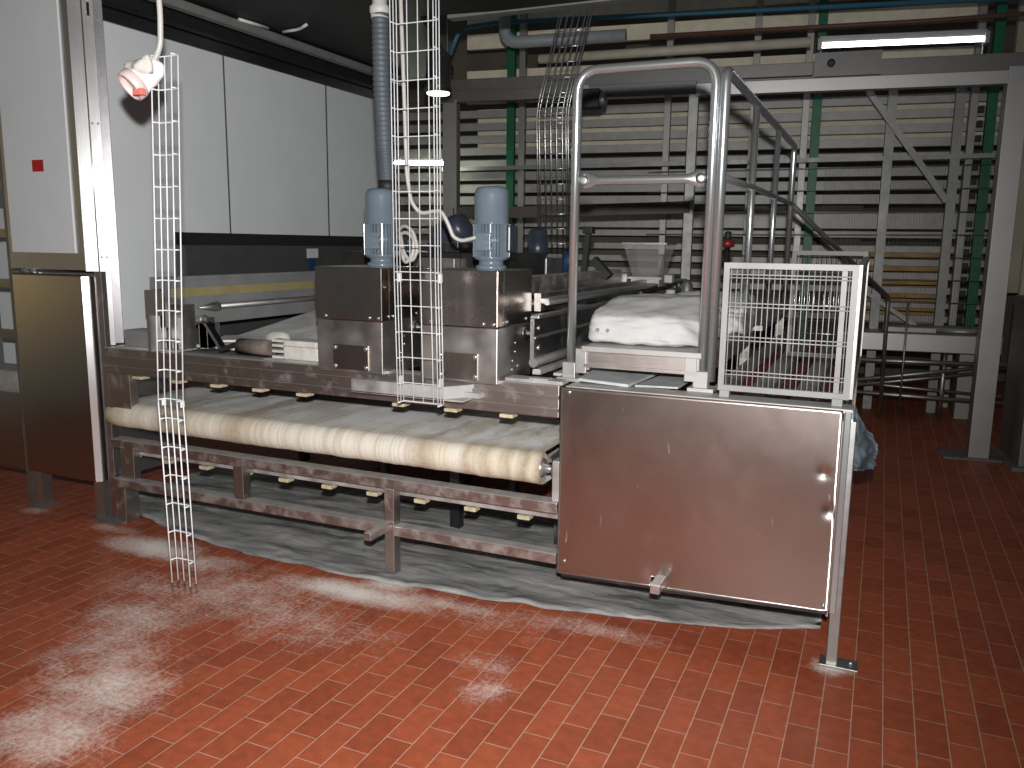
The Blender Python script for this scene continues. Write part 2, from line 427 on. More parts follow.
bm = BM(); box(bm, -2.62, 1.2, 4.85, 4.93, 3.04, 3.10); struct('trim_5', bm, 'greybar')
bm = BM(); box(bm, -4.10, -4.03, 3.93, 6.45, 1.62, 1.70); struct('trim_6', bm, 'black')
bm = BM(); tube(bm, [(-3.855,4.37,3.035),(-3.825,4.61,3.035)], .010, 8); struct('streak_rod_1', bm, 'white_wire')  # white rod added to stand in for a light streak on the ceiling
bm = BM(); tube(bm, fillet([(-3.80,4.73,3.036),(-3.66,4.72,3.036),(-3.54,4.64,3.036)], .06), .010, 8); struct('streak_rod_2', bm, 'white_wire')  # bent white rod, likewise added as a reflected streak on the ceiling

# ================================================================ LEFT TOWER
t = thing('steel_cabinet', 'tall steel tower with pale upper panel and smooth brown-reflecting lower door', 'cabinet', (-4.43,3.5,0))
bm = BM(); box(bm, -4.75, -4.13, 3.355, 3.9, .23, 1.455); box(bm, -4.755, -4.125, 3.345, 3.9, 1.475, 3.045); part('body', bm, 'post', t)
d = part('door', box(BM(), -4.735, -4.14, 3.325, 3.355, .235, 1.45, .012), 'door', t, 'smooth steel door')
bm = BM(); prism(bm, [(-4.142,3.322),(-4.138,3.320),(-4.114,3.348),(-4.114,3.385),(-4.142,3.385)], 'z', .24, 1.44); part('door_edge', bm, 'colsteel', d)
bm = BM(); tube(bm, [(-4.66,3.338,1.464),(-4.60,3.338,1.464)], .012, 10); tube(bm, [(-4.58,3.338,1.464),(-4.54,3.338,1.464)], .012, 10); parts('hinge', bm, 'steel', t)
u = part('upper_panel', box(BM(), -4.715, -4.19, 3.335, 3.35, 1.57, 3.02), 'wall', t, 'pale grey panel')
part('sticker', box(BM(), -4.482, -4.392, 3.332, 3.3365, 2.025, 2.09), 'red', u, 'small red sticker')
for x in (-4.70, -4.17):
    bm = BM(); box(bm, x-.035, x+.035, 3.36, 3.43, 0, .24); lg = parts('leg', bm, 'post', t)
    part('foot_plate', box(BM(), x-.06, x+.06, 3.33, 3.46, 0, .01), 'gal', lg)
# shelf rack beyond the tower
t = thing('shelf_rack', 'open rack with dark steel bars beside the tall steel tower at the picture edge', 'rack', (-5.2,3.5,0))
bm = BM(); box(bm, -4.80, -4.76, 3.36, 3.42, .2, 3.2); box(bm, -5.75, -5.70, 3.36, 3.42, .0, 3.2); box(bm, -4.80, -4.76, 3.36, 3.42, 0, .2); part('upright', bm, 'galdark', t)
for z in (1.97, 1.68, 1.38, 1.07): part('crossbar', box(BM(), -5.70, -4.80, 3.37, 3.42, z-.025, z+.025), 'trim', t)
part('back_panel', box(BM(), -5.70, -4.80, 3.9, 3.93, .72, 1.85), 'wall', t, 'pale grey back panel')
part('lower_panel', box(BM(), -5.70, -4.80, 3.36, 3.38, .22, .70), 'door', t)
part('tray_body', box(BM(), -5.70, -4.81, 3.38, 3.6, .70, .84, .01), 'dusty', t)
# corner column
t = thing('corner_column', 'bright steel corner column between the tall tower and the pale wall', 'column', (-4.05,3.4,0))
def diag(a, b, th=.05):                     # strip of column between distances a and b along its slanted face
    p = Vector((-4.112,3.335)); d = Vector((.719,.695)); n_ = Vector((-.695,.719))
    return [tuple(p+d*a), tuple(p+d*b), tuple(p+d*b+n_*th), tuple(p+d*a+n_*th)]
bm = BM(); prism(bm, diag(.0,.066), 'z', 1.47, 3.045); part('front_channel', bm, 'colsteel', t)
bm = BM(); prism(bm, diag(.071,.126), 'z', 1.05, 3.045); part('side_channel', bm, 'colsteel', t)
bm = BM(); tube(bm, [(-4.063,3.383,1.05),(-4.063,3.383,3.045)], .004, 8); part('bead', bm, 'steel', t)
bm = BM(); prism(bm, diag(.127,.170,.03), 'z', 1.06, 3.0); part('edge_strip', bm, 'trim', t, 'dark edge strip')
bm = BM()
for z in (2.28, 1.55):
    for q in (.084, .112): lathe(bm, (-4.112+.719*q,3.335+.695*q,z), (.695,-.719,0), [(.006,0),(.006,.003),(.002,.004)], 10)
parts('screw', bm, 'galdark', t)
part('lower_leg', box(BM(), -4.095, -4.040, 3.37, 3.42, .0, 1.47, .003), 'beam', t)
part('foot_plate', box(BM(), -4.15, -3.97, 3.3, 3.48, 0, .012), 'gal', t)

# ================================================================ LOWER FRAME OF THE LINE
t = thing('belt_machine', 'long floury steel frame of rails and posts carrying the canvas belt', 'machine frame', (-2.6,3.4,0))
bm = BM()
box(bm, -4.03, -1.252, 3.34, 3.42, .90, 1.045, .004); box(bm, -4.03, -1.252, 3.333, 3.345, .985, 1.0); box(bm, -4.03, -1.252, 3.333, 3.345, .93, .942)
part('top_beam', bm, 'beam', t, 'brown-grey top beam')
part('belt_rail', box(BM(), -4.02, -1.252, 3.34, 3.42, .462, .512, .003), 'beamdust', t)
part('under_rail', box(BM(), -4.02, -1.252, 3.42, 3.47, .41, .462, .003), 'dusty', t)
part('foot_rail', box(BM(), -4.02, -1.252, 3.34, 3.41, .225, .275, .003), 'beamdust', t)
part('post', box(BM(), -2.155, -2.10, 3.335, 3.395, 0, .462, .003), 'beam', t)
part('stub_tube', box(BM(), -2.145, -2.105, 3.14, 3.36, .262, .302, .004), 'beamdust', t, 'stub tube pointing outwards')
part('short_upright', box(BM(), -3.115, -3.05, 3.345, 3.405, .275, .462, .003), 'beam', t)
part('short_upright', box(BM(), -3.98, -3.88, 3.37, 3.42, .275, .47, .003), 'beam', t)
part('corner_post', box(BM(), -4.03, -3.86, 3.36, 3.42, .66, .905, .003), 'beam', t)
part('corner_leg', box(BM(), -4.03, -3.955, 3.36, 3.46, .0, .225, .003), 'beam', t)
for i in range(10):                       # wooden carrier slats hanging under both runs
    x = -3.81+i*.284
    if x < -1.33 and i != 5: part('slat', box(BM(), x, x+.066, 3.338, 3.40, .878, .894, .002), 'wood', t, 'pale wooden slat')
for i in range(10):
    x = -3.99+i*.279
    part('slat', box(BM(), x, x+.062, 3.42, 3.475, .382, .402, .002), 'wood', t, 'pale wooden slat')
bm = BM()
for x in (-4.0, -2.6, -1.3): box(bm, x, x+.06, 5.0, 5.06, 0, 1.04)
box(bm, -4.03, -1.2, 5.0, 5.06, .9, 1.04); box(bm, -4.03, -1.2, 4.6, 4.64, .36, .95)
part('rear_frame', bm, 'dark', t)

# canvas belt wrapped round its nose roller
t = thing('canvas_belt', 'wide beige canvas belt dusted with flour, wrapped around its roller', 'belt', (-2.7,3.34,.57))
bm = BM(); R_ = .074; yc = 3.412; zc = .646; XB0, XB1 = -4.085, -1.345
def beltpt(u, v):
    x = XB0+(XB1-XB0)*u
    L1, L2, L3 = 1.2, PI*R_, 1.2; s = v*(L1+L2+L3)
    w = .004*noise.noise(Vector((x*9, v*3, 0)))+.003*noise.noise(Vector((x*30, v*9, 4)))
    k = 1.0
    e = (x-XB0)/.16
    if e < 1: k = .62+.38*math.sqrt(max(0, 1-(1-e)**2))
    r = R_*k+w
    if s < L1: return (x, yc+(L1-s), zc+r)
    if s < L1+L2:
        a = (s-L1)/R_; return (x, yc-math.sin(a)*r, zc+math.cos(a)*r)
    return (x, yc+(s-L1-L2), zc-r)
nv_ = 40
vals = [0, .1, .2, .3, .4, .43]+[.455+.09*k/14 for k in range(15)]+[.57, .7, .85, 1]
def beltrow(u, j): return beltpt(u, vals[j])
vs = [[bm.verts.new(beltrow(i/120, j)) for j in range(len(vals))] for i in range(121)]
for i in range(120):
    for j in range(len(vals)-1):
        f = bm.faces.new((vs[i][j], vs[i+1][j], vs[i+1][j+1], vs[i][j+1])); f.smooth = True
bl = part('belt_cloth', bm, 'belt', t)
bm = BM(); lathe(bm, (XB0+.05,yc,zc), (1,0,0), [(.04,0),(.066,.08),(.066,2.63),(.066,2.68)], 28)
parts('roller', bm, 'beam', t)
bm = BM()                                   # edge of the rolled layers at the shaft end
for r in (.070, .061, .052): 
    tube(bm, [(XB1-.012+ (.07-r)*.3, yc+math.cos(a)*r, zc+math.sin(a)*r) for a in [2*PI*k/28 for k in range(28)]], .0048, 6, closed=True)
part('belt_edge', bm, 'belt', t)
bm = BM(); lathe(bm, (XB1-.02,yc,zc), (1,0,0), [(.044,0),(.044,.02),(.026,.028),(.022,.05),(.016,.055),(.016,.10)], 20); part('shaft', bm, 'steel', t)

t = thing('roller_bearing_bracket', 'floury bearing bracket at the shaft end of the canvas roller', 'bracket', (-1.26,3.4,.51))
bm = BM(); box(bm, -1.285, -1.25, 3.36, 3.44, .512, .70, .004); part('upright', bm, 'dusty', t)
bm = BM(); prism(bm, [(3.44,.56),(3.44,.66),(3.95,.80),(3.95,.70)], 'x', -1.29, -1.245); part('side_plate', bm, 'dusty', t)
bm = BM(); lathe(bm, (-1.30,3.41,.646), (1,0,0), [(.03,0),(.036,.01),(.036,.055),(.02,.06)], 18); part('bearing', bm, 'gal', t)
bm = BM(); bar(bm, (-1.31,3.40,.69), (-1.27,3.66,.755), .012, .022); part('tension_rod', bm, 'gal', t)

# film on the floor under the line
front = [(-4.35,3.66),(-3.95,3.47),(-3.5,3.35),(-2.98,3.27),(-2.28,3.26),(-1.63,3.30),(-1.24,3.34),(-.62,3.46),(-.24,3.60),(-.13,3.66)]
def fy(x):
    for (a, b), (c, d) in zip(front, front[1:]):
        if a <= x <= c: return b+(d-b)*(x-a)/(c-a)
    return front[-1][1]
def filmpt(u, v):
    x = -4.35+u*4.22; y0 = fy(x)+.02*noise.noise(Vector((x*6,0,0))); y = y0+(4.85-y0)*(v**1.6)
    z = .012+.030*abs(noise.noise(Vector((x*2.2,y*3.5,1))))+.014*abs(noise.noise(Vector((x*9,y*7,3))))
    if v < .05: z *= v/.05*.6+.4
    return (x, y, max(.003, z))
bm = BM(); grid(bm, filmpt, 150, 40); bmesh.ops.solidify(bm, geom=bm.faces[:], thickness=.002)
solo('plastic_sheet', bm, 'film', 'crumpled grey plastic sheet spread on the tiles under the conveyor frame', 'sheet', (-2.2,3.3,0))

# ================================================================ STEEL ENCLOSURE AT THE NEAR END
t = thing('steel_enclosure', 'big dented brushed steel guard box on a single bolted leg', 'enclosure', (-.65,3.5,0))
dents = [(-.15,.79,.02,.008),(-.115,.64,.025,.012),(-.78,.26,.05,.006),(-.95,.62,.3,.004),(-.45,.75,.35,.005),(-.3,.4,.3,.004)]
def pz_(x, z):
    y = 3.34
    for dx, dz, s, a in dents: y += a*math.exp(-((x-dx)**2+(z-dz)**2)/(s*s))
    return y+.0018*noise.noise(Vector((x*3,z*3,2)))
def zbot(x): return .187+(x+1.225)/1.127*.041 if not -.812 < x < -.774 else .245
xs = sorted([-1.245+1.147*k/100 for k in range(101)]+[-.8125,-.8115,-.7745,-.7735])
bm = BM(); vs = []
for x in xs:
    zb = zbot(x); zs = [zb+(.30-zb)*k/10 for k in range(10)]+[.30+(1.042-.30)*k/54 for k in range(55)]
    vs.append([bm.verts.new((x, pz_(x, z), z)) for z in zs])
for A, B in zip(vs, vs[1:]):
    for k in range(64): bm.faces.new((A[k], B[k], B[k+1], A[k+1])).smooth = True
bmesh.ops.solidify(bm, geom=bm.faces[:], thickness=-.004)
fp = part('front_panel', bm, 'panelscratch', t)
bm = BM()
for x, z in ((-1.205,1.02),(-1.21,.25),(-.115,.25)): lathe(bm, (x,3.341,z), (0,-1,0), [(.009,0),(.009,.004),(.004,.006)], 12)
parts('screw', bm, 'steel', fp)
bm = BM(); bar(bm, (-1.222,3.347,.183), (-.812,3.347,.199), .018, .012); bar(bm, (-.773,3.347,.193), (-.10,3.347,.224), .018, .012); part('bottom_lip', bm, 'dark', fp)
bm = BM(); box(bm, -.104, -.096, 3.36, 4.6, .20, 1.0); part('side_panel', bm, 'panel', t)
bm = BM(); box(bm, -.092, -.068, 3.345, 3.37, .22, 1.04, .003); box(bm, -.096, -.06, 3.37, 3.40, .22, 1.04, .003); parts('corner_trim', bm, 'steel', t)
bm = BM(); box(bm, -1.225, -.064, 3.346, 3.47, 1.030, 1.046, .002); part('top_ledge', bm, 'dusty', t, 'flour-dusted top ledge')
lg = part('leg', box(BM(), -.09, -.048, 3.35, 3.40, 0, 1.0, .003), 'gal', t)
bm = BM(); box(bm, -.115, .030, 3.33, 3.42, 0, .010, .002); lathe(bm, (.002,3.38,.01), (0,0,1), [(.012,0),(.012,.008),(.005,.012)], 6); part('foot_plate', bm, 'gal', lg)
part('stub_tube', box(BM(), -.79, -.748, 3.235, 3.37, .215, .258, .004), 'beamdust', t, 'square stub tube')
bm = BM(); box(bm, -1.2, -.12, 3.5, 4.5, .24, .27); box(bm, -1.22, -1.2, 3.36, 4.5, .25, .98); part('inner_body', bm, 'dark', t)

# ================================================================ DRIVE UNITS
def drive(x0, x1, name_label):
    y0, y1 = 3.30, 3.69; xc, yc = (x0+x1)/2-.0, 3.47
    t = thing('drive_unit', name_label, 'drive unit', ((x0+x1)/2,3.5,1.03), group='motor drives over the top beam')
    part('upper_cover', box(BM(), x0, x1, y0, y1, 1.286, 1.535, .004), 'box', t)
    lw = part('lower_cover', box(BM(), x0+.004, x1-.002, y0+.004, y1, 1.03, 1.281, .004), 'boxlow', t)
    px0, px1 = x0+.10, x0+.30
    ap = part('access_plate', box(BM(), px0, px1, y0-.003, y0+.006, 1.045, 1.165, .001), 'box', lw)
    bm = BM()
    for x in (px0+.012, px1-.012):
        for z in (1.06, 1.150): lathe(bm, (x,y0-.002,z), (0,-1,0), [(.011,0),(.011,.005),(.005,.007)], 12)
    parts('plate_bolt', bm, 'steel', lw)
    bm = BM()
    for x in (x0+.06, x1-.07, x1-.02): lathe(bm, (x,y0+.001,1.30), (0,-1,0), [(.008,0),(.008,.005),(.003,.006)], 10)
    for y in (3.36, 3.40, 3.62): lathe(bm, (x1,y,1.305), (1,0,0), [(.008,0),(.008,.005),(.003,.006)], 10)
    for y, z in ((3.47,1.12),(3.50,1.16),(3.47,1.08),(3.53,1.09),(3.50,1.20)): lathe(bm, (x1-.002,y,z), (1,0,0), [(.006,0),(.006,.004),(.003,.005)], 8)
    parts('cover_bolt', bm, 'steel', t)
    bm = BM(); lathe(bm, (x1-.002,3.60,1.235), (1,0,0), [(.032,0),(.032,.012),(.02,.014),(.012,.02),(.012,.05),(.006,.052)], 18); part('side_knob', bm, 'dark', t)
    bm = BM(); tube(bm, [(x1-.003,3.365,1.29),(x1-.003,3.365,1.53)], .004, 6); part('cover_seam', bm, 'steel', t)
    mx = x0+.275 if x0 < -2.2 else x0+.283
    bm = BM(); lathe(bm, (mx,yc,1.535), (0,0,1), [(.07,0),(.07,.018),(.056,.022),(.056,.04),(.079,.05),(.079,.06)], 28)
    mo = part('motor', bm, 'blue', t, 'blue-grey electric motor')
    bm = BM(); r = .066
    lathe(bm, (mx,yc,1.59), (0,0,1), [(r,0),(r,.15)], 32)
    for k in range(32):
        a = 2*PI*k/32; c, s = math.cos(a), math.sin(a)
        bar(bm, (mx+c*(r+.008),yc+s*(r+.008),1.592), (mx+c*(r+.008),yc+s*(r+.008),1.738), .004, .02, (c,s,0))
    part('cooling_fins', bm, 'blue', mo)
    bm = BM(); lathe(bm, (mx,yc,1.738), (0,0,1), [(.082,0),(.082,.005),(.078,.012),(.078,.13),(.075,.15),(.065,.163),(.042,.168),(.02,.169)], 36)
    part('fan_cowl', bm, 'blue', mo)
    bm = BM(); box(bm, mx+.05, mx+.098, yc-.01, yc+.085, 1.615, 1.735, .008); part('terminal_box', bm, 'bluedark', mo)
    bm = BM(); box(bm, mx-.038, mx+.038, yc-.092, yc-.07, 1.62, 1.70, .004); 
    for z in (1.63, 1.66, 1.69): bar(bm, (mx+.012,yc-.093,z), (mx+.046,yc-.083,z), .006, .012)
    part('name_plate', bm, 'blue', mo)
    return t
drive(-2.51, -2.13, 'steel drive box with blue motor on top, beside the thick dark hose')
drive(-1.93, -1.533, 'steel drive box with blue motor on top, beside the conveyor side rails')

# cable channel lying on the beam
bm = BM()
box(bm, -2.25, -1.76, 3.215, 3.223, .958, 1.018); box(bm, -2.25, -1.66, 3.215, 3.42, .955, .962)
bar(bm, (-1.76,3.219,.988), (-1.60,3.44,.99), .008, .058); box(bm, -2.25, -1.62, 3.30, 3.34, .962, .985); 
solo('cable_channel', bm, 'dusty', 'flat grey metal cable channel below the white wire tray on the beam', 'channel', (-2.0,3.3,.955))

# small fittings on the beam
t = thing('junction_box', 'ivory clip-lid junction box on the top beam beside the steel drive boxes', 'junction box', (-2.66,3.45,1.045))
part('body', box(BM(), -2.79, -2.57, 3.39, 3.50, 1.052, 1.12, .008), 'plast', t); part('lid', box(BM(), -2.785, -2.575, 3.385, 3.505, 1.12, 1.152, .008), 'plast', t)
bm = BM()
for z in (1.06, 1.09, 1.12, 1.145): box(bm, -2.87, -2.80, 3.40, 3.46, z-.008, z+.006, .003)
parts('cable_gland', bm, 'plast', t)
part('base_plate', box(BM(), -2.9, -2.55, 3.37, 3.52, 1.045, 1.053), 'dusty', t)
t = thing('valve_block', 'grey aluminium block on the top beam beside the corner column', 'valve block', (-3.78,3.42,1.045))
part('body', box(BM(), -3.89, -3.67, 3.37, 3.5, 1.055, 1.15, .006), 'railgrey', t)
bm = BM()
for x in (-3.64, -3.60, -3.55): lathe(bm, (x,3.42,1.045), (0,0,1), [(.012,0),(.012,.045),(.02,.05),(.02,.065),(.008,.07)], 10)
parts('fitting', bm, 'dark', t); part('mounting_plate', box(BM(), -3.95, -3.50, 3.36, 3.52, 1.045, 1.056), 'dusty', t)
bm = BM(); tube(bm, [(-3.17,3.50,1.088),(-2.93,3.48,1.092)], .042, 14); solo('brown_cylinder', bm, 'brown', 'short brown wrapped cylinder lying on the top beam', 'cylinder', (-3.05,3.49,1.046))
t = thing('bent_lever', 'dark bent steel lever leaning down onto the top beam', 'lever', (-3.25,3.5,1.05))
bm = BM(); bar(bm, (-3.43,3.52,1.215), (-3.25,3.46,1.065), .035, .022); bar(bm, (-3.26,3.46,1.066), (-3.17,3.47,1.10), .035, .022); part('arm', bm, 'trim', t)
bm = BM(); lathe(bm, (-3.43,3.50,1.22), (0,-1,0), [(.022,-.02),(.022,.03),(.012,.035)], 12); box(bm, -3.46,-3.40,3.50,3.56,1.06,1.23); part('pivot', bm, 'galdark', t)

# ================================================================ CONVEYOR WITH THE YELLOW STRIP (leads into the tunnel)
t = thing('infeed_conveyor', 'grey conveyor side rail with a long yellow strip below the pale wall', 'conveyor', (-3.6,3.3,1.045))
bm = BM(); box(bm, -3.66, -3.60, 3.36, 7.2, 1.17, 1.45, .004); box(bm, -3.60, -3.585, 3.36, 7.2, 1.43, 1.45); part('side_rail', bm, 'railgrey', t)
part('warning_strip', box(BM(), -3.602, -3.594, 3.45, 7.1, 1.335, 1.385), 'yellow', t, 'yellow strip')
bm = BM(); tube(bm, [(-3.57,3.75,1.27),(-3.57,7.0,1.27)], .018, 10); lathe(bm, (-3.57,3.62,1.27), (0,1,0), [(.004,0),(.028,.12),(.028,.15)], 12); part('guide_rod', bm, 'gal', t)
bm = BM(); box(bm, -3.62, -3.50, 3.285, 3.30, 1.25, 1.385); box(bm, -3.62, -3.60, 3.29, 3.40, 1.05, 1.385); part('end_plate', bm, 'post', t)
bm = BM(); box(bm, -3.60, -3.50, 3.42, 3.52, 1.05, 1.30, .004); box(bm, -3.46, -3.40, 3.5, 3.6, 1.05, 1.20, .004); parts('bracket', bm, 'gal', t)
bm = BM(); box(bm, -4.0, -3.98, 3.95, 6.4, .95, 1.62); part('skirt', bm, 'curtain', t, 'dark grey rubber skirt')
bm = BM(); box(bm, -3.56, -2.62, 3.56, 3.80, 1.05, 1.065); bar(bm, (-3.55,3.75,1.08), (-2.55,4.35,1.09), .26, .012); prism(bm, [(3.9,1.07),(4.75,1.185),(4.75,1.20),(3.9,1.085)], 'x', -3.55, -2.60); part('deck_plate', bm, 'deckpale', t, 'flour-covered deck plate')
bm = BM()
for x, y in ((-3.22,3.78),(-2.72,4.2),(-2.95,4.1)): lathe(bm, (x,y,1.10), (1,0,0), [(.0,0),(.04,.02),(.045,.06),(.045,.12),(.03,.15),(0,.16)], 14)
parts('roller', bm, 'plast', t)
bm = BM(); box(bm, -4.0, -2.55, 3.44, 7.2, .98, 1.02); part('under_tray', bm, 'dark', t)
t = thing('warning_tag', 'small white and blue tag on the dark skirt above the yellow strip', 'tag', (-3.95,5.4,1.5))
part('upper_card', box(BM(), -3.975, -3.968, 5.14, 5.27, 1.53, 1.60), 'sack', t); part('lower_card', box(BM(), -3.975, -3.968, 5.15, 5.24, 1.42, 1.53), 'bluecap', t)

# ================================================================ DOUGH CONVEYOR RUNNING BACK BESIDE THE DRIVES
t = thing('dough_conveyor', 'long dark steel conveyor running back from the drive boxes to the clear hopper', 'conveyor', (-1.6,3.7,1.045))
bm = BM(); box(bm, -1.46, -1.44, 3.50, 6.6, 1.13, 1.325); part('side_plate', bm, 'convplate', t)
bm = BM()
for y in (3.55, 3.95, 4.35, 4.75, 5.2, 5.7):
    for z in (1.27, 1.18): lathe(bm, (-1.44,y,z), (1,0,0), [(.012,0),(.012,.006),(.005,.008)], 10)
parts('bolt', bm, 'steel', t)
bm = BM(); box(bm, -1.45, -1.41, 3.48, 6.6, 1.318, 1.335, .003); box(bm, -1.445, -1.425, 3.48, 6.6, 1.225, 1.235, .002); part('ledge_strip', bm, 'gal', t)
bm = BM(); tube(bm, [(-1.41,3.42,1.125),(-1.41,6.5,1.125)], .022, 12); part('guard_pipe', bm, 'gal', t)
bm = BM(); box(bm, -1.49, -1.42, 3.68, 6.6, 1.372, 1.40, .004); tube(bm, [(-1.42,3.60,1.385),(-1.42,6.6,1.385)], .014, 10); part('top_rail', bm, 'gal', t)
bm = BM(); box(bm, -1.525, -1.49, 3.70, 6.6, 1.335, 1.42); part('inner_plate', bm, 'convplate', t)
bm = BM(); box(bm, -1.72, -1.66, 3.74, 5.6, 1.44, 1.49, .004); box(bm, -2.2, -1.66, 3.74, 6.5, 1.40, 1.44); part('inner_rail', bm, 'beamdust', t)
bm = BM(); box(bm, -1.64, -1.54, 3.74, 6.6, 1.36, 1.372); part('bed', bm, 'dusty', t)
bm = BM(); box(bm, -1.47, -1.43, 3.56, 5.6, 1.05, 1.075); box(bm, -1.38, -1.32, 3.6, 5.8, 1.045, 1.058); box(bm, -1.27, -1.20, 3.7, 5.9, 1.045, 1.06); parts('floor_rail', bm, 'dusty', t)
bm = BM()
for y in (4.1, 5.5, 6.5): box(bm, -1.55, -1.48, y, y+.06, 1.0, 1.36); box(bm, -2.2, -2.14, y, y+.06, 0, 1.40); box(bm, -1.55, -1.49, y, y+.06, 0, 1.05)
parts('support_leg', bm, 'dark', t)
bm = BM(); box(bm, -1.515, -1.24, 3.345, 3.43, 1.046, 1.062, .002); box(bm, -1.40, -1.31, 3.35, 3.4, 1.062, 1.068)
solo('end_plate', bm, 'dusty', 'floury flat plate on the beam between drive box and handrail post', 'plate', (-1.38,3.38,1.045))

# hopper
t = thing('clear_hopper', 'transparent square plastic hopper at the far end of the dark conveyor', 'hopper', (-1.55,5.75,1.38))
bm = BM(); cx, cy = -1.505, 5.75
def ring(h, s): return [bm.verts.new((cx+a*s, cy+b*s, h)) for a, b in ((-1,-1),(1,-1),(1,1),(-1,1))]
A, B = ring(1.44,.09), ring(1.665,.148)
for k in range(4): bm.faces.new((A[k], A[(k+1)%4], B[(k+1)%4], B[k]))
bmesh.ops.solidify(bm, geom=bm.faces[:], thickness=.006)
part('funnel', bm, 'clear', t)
bm = BM()
for k in range(4):
    a = [(-1,-1),(1,-1),(1,1),(-1,1)]; p, q = a[k], a[(k+1)%4]
    bar(bm, (cx+p[0]*.15,cy+p[1]*.15,1.667), (cx+q[0]*.15,cy+q[1]*.15,1.667), .01, .012)
part('rim', bm, 'gal', t)
bm = BM(); box(bm, cx-.12, cx+.12, cy-.12, cy+.12, 1.425, 1.44); box(bm, cx-.17, cx-.13, cy-.1, cy-.02, 1.375, 1.46, .006); box(bm, cx+.13, cx+.19, cy-.1, cy-.02, 1.40, 1.46, .01); box(bm, cx-.1, cx+.1, cy-.1, cy+.1, 1.375, 1.425)
part('mount', bm, 'dusty', t)
t = thing('air_cylinder', 'pale upright cylinder pair standing behind the flour sack', 'cylinder', (-1.25,5.6,1.06))
for x, r, m, h in ((-1.31,.045,'plast',1.36),(-1.20,.04,'gal',1.43)):
    bm = BM(); lathe(bm, (x,5.6,1.06), (0,0,1), [(r,0),(r,h-1.09),(r*.7,h-1.08),(r*.7,h-1.06)], 16); part('barrel', bm, m, t)
part('base', box(BM(), -1.38, -1.14, 5.5, 5.7, 1.03, 1.06), 'dark', t)

# machinery further back
t = thing('small_drive_unit', 'dark blue upright motor on a small steel box behind the drive boxes', 'drive unit', (-2.12,5.2,1.44))
part('housing', box(BM(), -2.32, -2.0, 5.05, 5.4, 1.44, 1.565, .004), 'gal', t)
bm = BM(); lathe(bm, (-2.125,5.2,1.565), (0,0,1), [(.05,0),(.07,.02),(.07,.11),(.062,.115),(.063,.17),(.05,.185),(.02,.19)], 20); part('motor', bm, 'bluedark', t)
bm = BM(); lathe(bm, (-1.92,5.25,1.45), (0,0,1), [(.045,0),(.045,.14),(.03,.16)], 14); part('cap', bm, 'bluecap', t, 'blue cap')
t = thing('tilted_motor', 'dark blue motor tilted on the black hood behind the hanging cables', 'motor', (-2.3,4.35,1.62))
bm = BM(); lathe(bm, (-2.41,4.3,1.66), (.75,0,.35), [(.03,0),(.075,.02),(.085,.06),(.085,.2),(.07,.23),(.02,.235)], 20); part('body', bm, 'bluedark', t)
bm = BM(); box(bm, -2.40, -2.2, 4.2, 4.4, 1.60, 1.66, .004); parts('foot', bm, 'dark', t)
t = thing('conveyor_hood', 'black sheet hood across the conveyors behind the drive boxes', 'hood', (-2.3,4.5,1.05))
part('cover', box(BM(), -2.95, -1.95, 4.15, 4.9, 1.40, 1.60, .004), 'blackgloss', t)
bm = BM()
for x in (-2.93, -2.0): box(bm, x, x+.04, 4.5, 4.56, 0, 1.42)
parts('leg', bm, 'dark', t)
bm = BM(); box(bm, -2.42, -2.16, 4.08, 4.15, 1.47, 1.57, .004); parts('bracket', bm, 'galdark', t)
t = thing('control_lever', 'black upright lever with square head beside the clear hopper', 'lever', (-1.75,5.2,1.44))
bm = BM(); bar(bm, (-1.80,5.2,1.44), (-1.77,5.2,1.73), .035, .03); part('arm', bm, 'black', t); part('head', box(BM(), -1.80, -1.735, 5.16, 5.24, 1.725, 1.77, .006), 'black', t)
bm = BM(); bar(bm, (-1.73,5.2,1.56), (-1.62,5.2,1.45), .07, .05); part('brace', bm, 'black', t)

# ================================================================ WORK PLATFORM WITH HANDRAILS
t = thing('work_platform', 'small raised steel platform with polished tube handrails and a far stair rail', 'platform', (-.95,3.6,1.045))
bm = BM(); box(bm, -1.20, -.67, 3.47, 5.0, 1.185, 1.21, .003); dk = part('deck', bm, 'dusty', t)
bm = BM(); box(bm, -1.19, -.68, 3.49, 3.53, 1.125, 1.185, .003); box(bm, -1.19, -.68, 3.475, 3.50, 1.115, 1.13); box(bm, -1.20, -1.17, 3.5, 5.0, 1.10, 1.185); box(bm, -.70, -.67, 3.5, 5.0, 1.10, 1.185); part('deck_frame', bm, 'beam', t)
for x in (-1.205, -.715):
    bm = BM(); box(bm, x-.025, x+.025, 3.478, 3.50, 1.085, 1.195, .003); box(bm, x-.025, x-.012, 3.48, 3.6, 1.085, 1.195); part('corner_bracket', bm, 'dusty', t)
lp = fillet([(-1.262,3.51,1.07),(-1.262,3.51,2.385),(-.672,3.51,2.385),(-.672,3.51,1.07)], .10, 8)
bm = BM(); tube(bm, lp, .0205, 16); part('front_rail_loop', bm, 'steel', t)
bm = BM()                                   # crossbar with its ends hammered flat
prof = []
for k in range(25):
    u = k/24; x = -1.232+u*.532; f = max(0, 1-min(u,1-u)/.13)
    prof.append((x, .019*(1-.5*f), .019+.018*min(1,f*1.8)))
prev = None
for (x, ry, rz) in prof:
    rg = [bm.verts.new((x, 3.515+math.cos(2*PI*k/14)*ry, 1.927+math.sin(2*PI*k/14)*rz)) for k in range(14)]
    if prev:
        for k in range(14): bm.faces.new((prev[k], prev[(k+1)%14], rg[(k+1)%14], rg[k])).smooth = True
    else: bm.faces.new(rg)
    prev = rg
bm.faces.new(prev[::-1])
cb = part('crossbar', bm, 'steel', t, 'crossbar with flattened ends')
bm = BM()
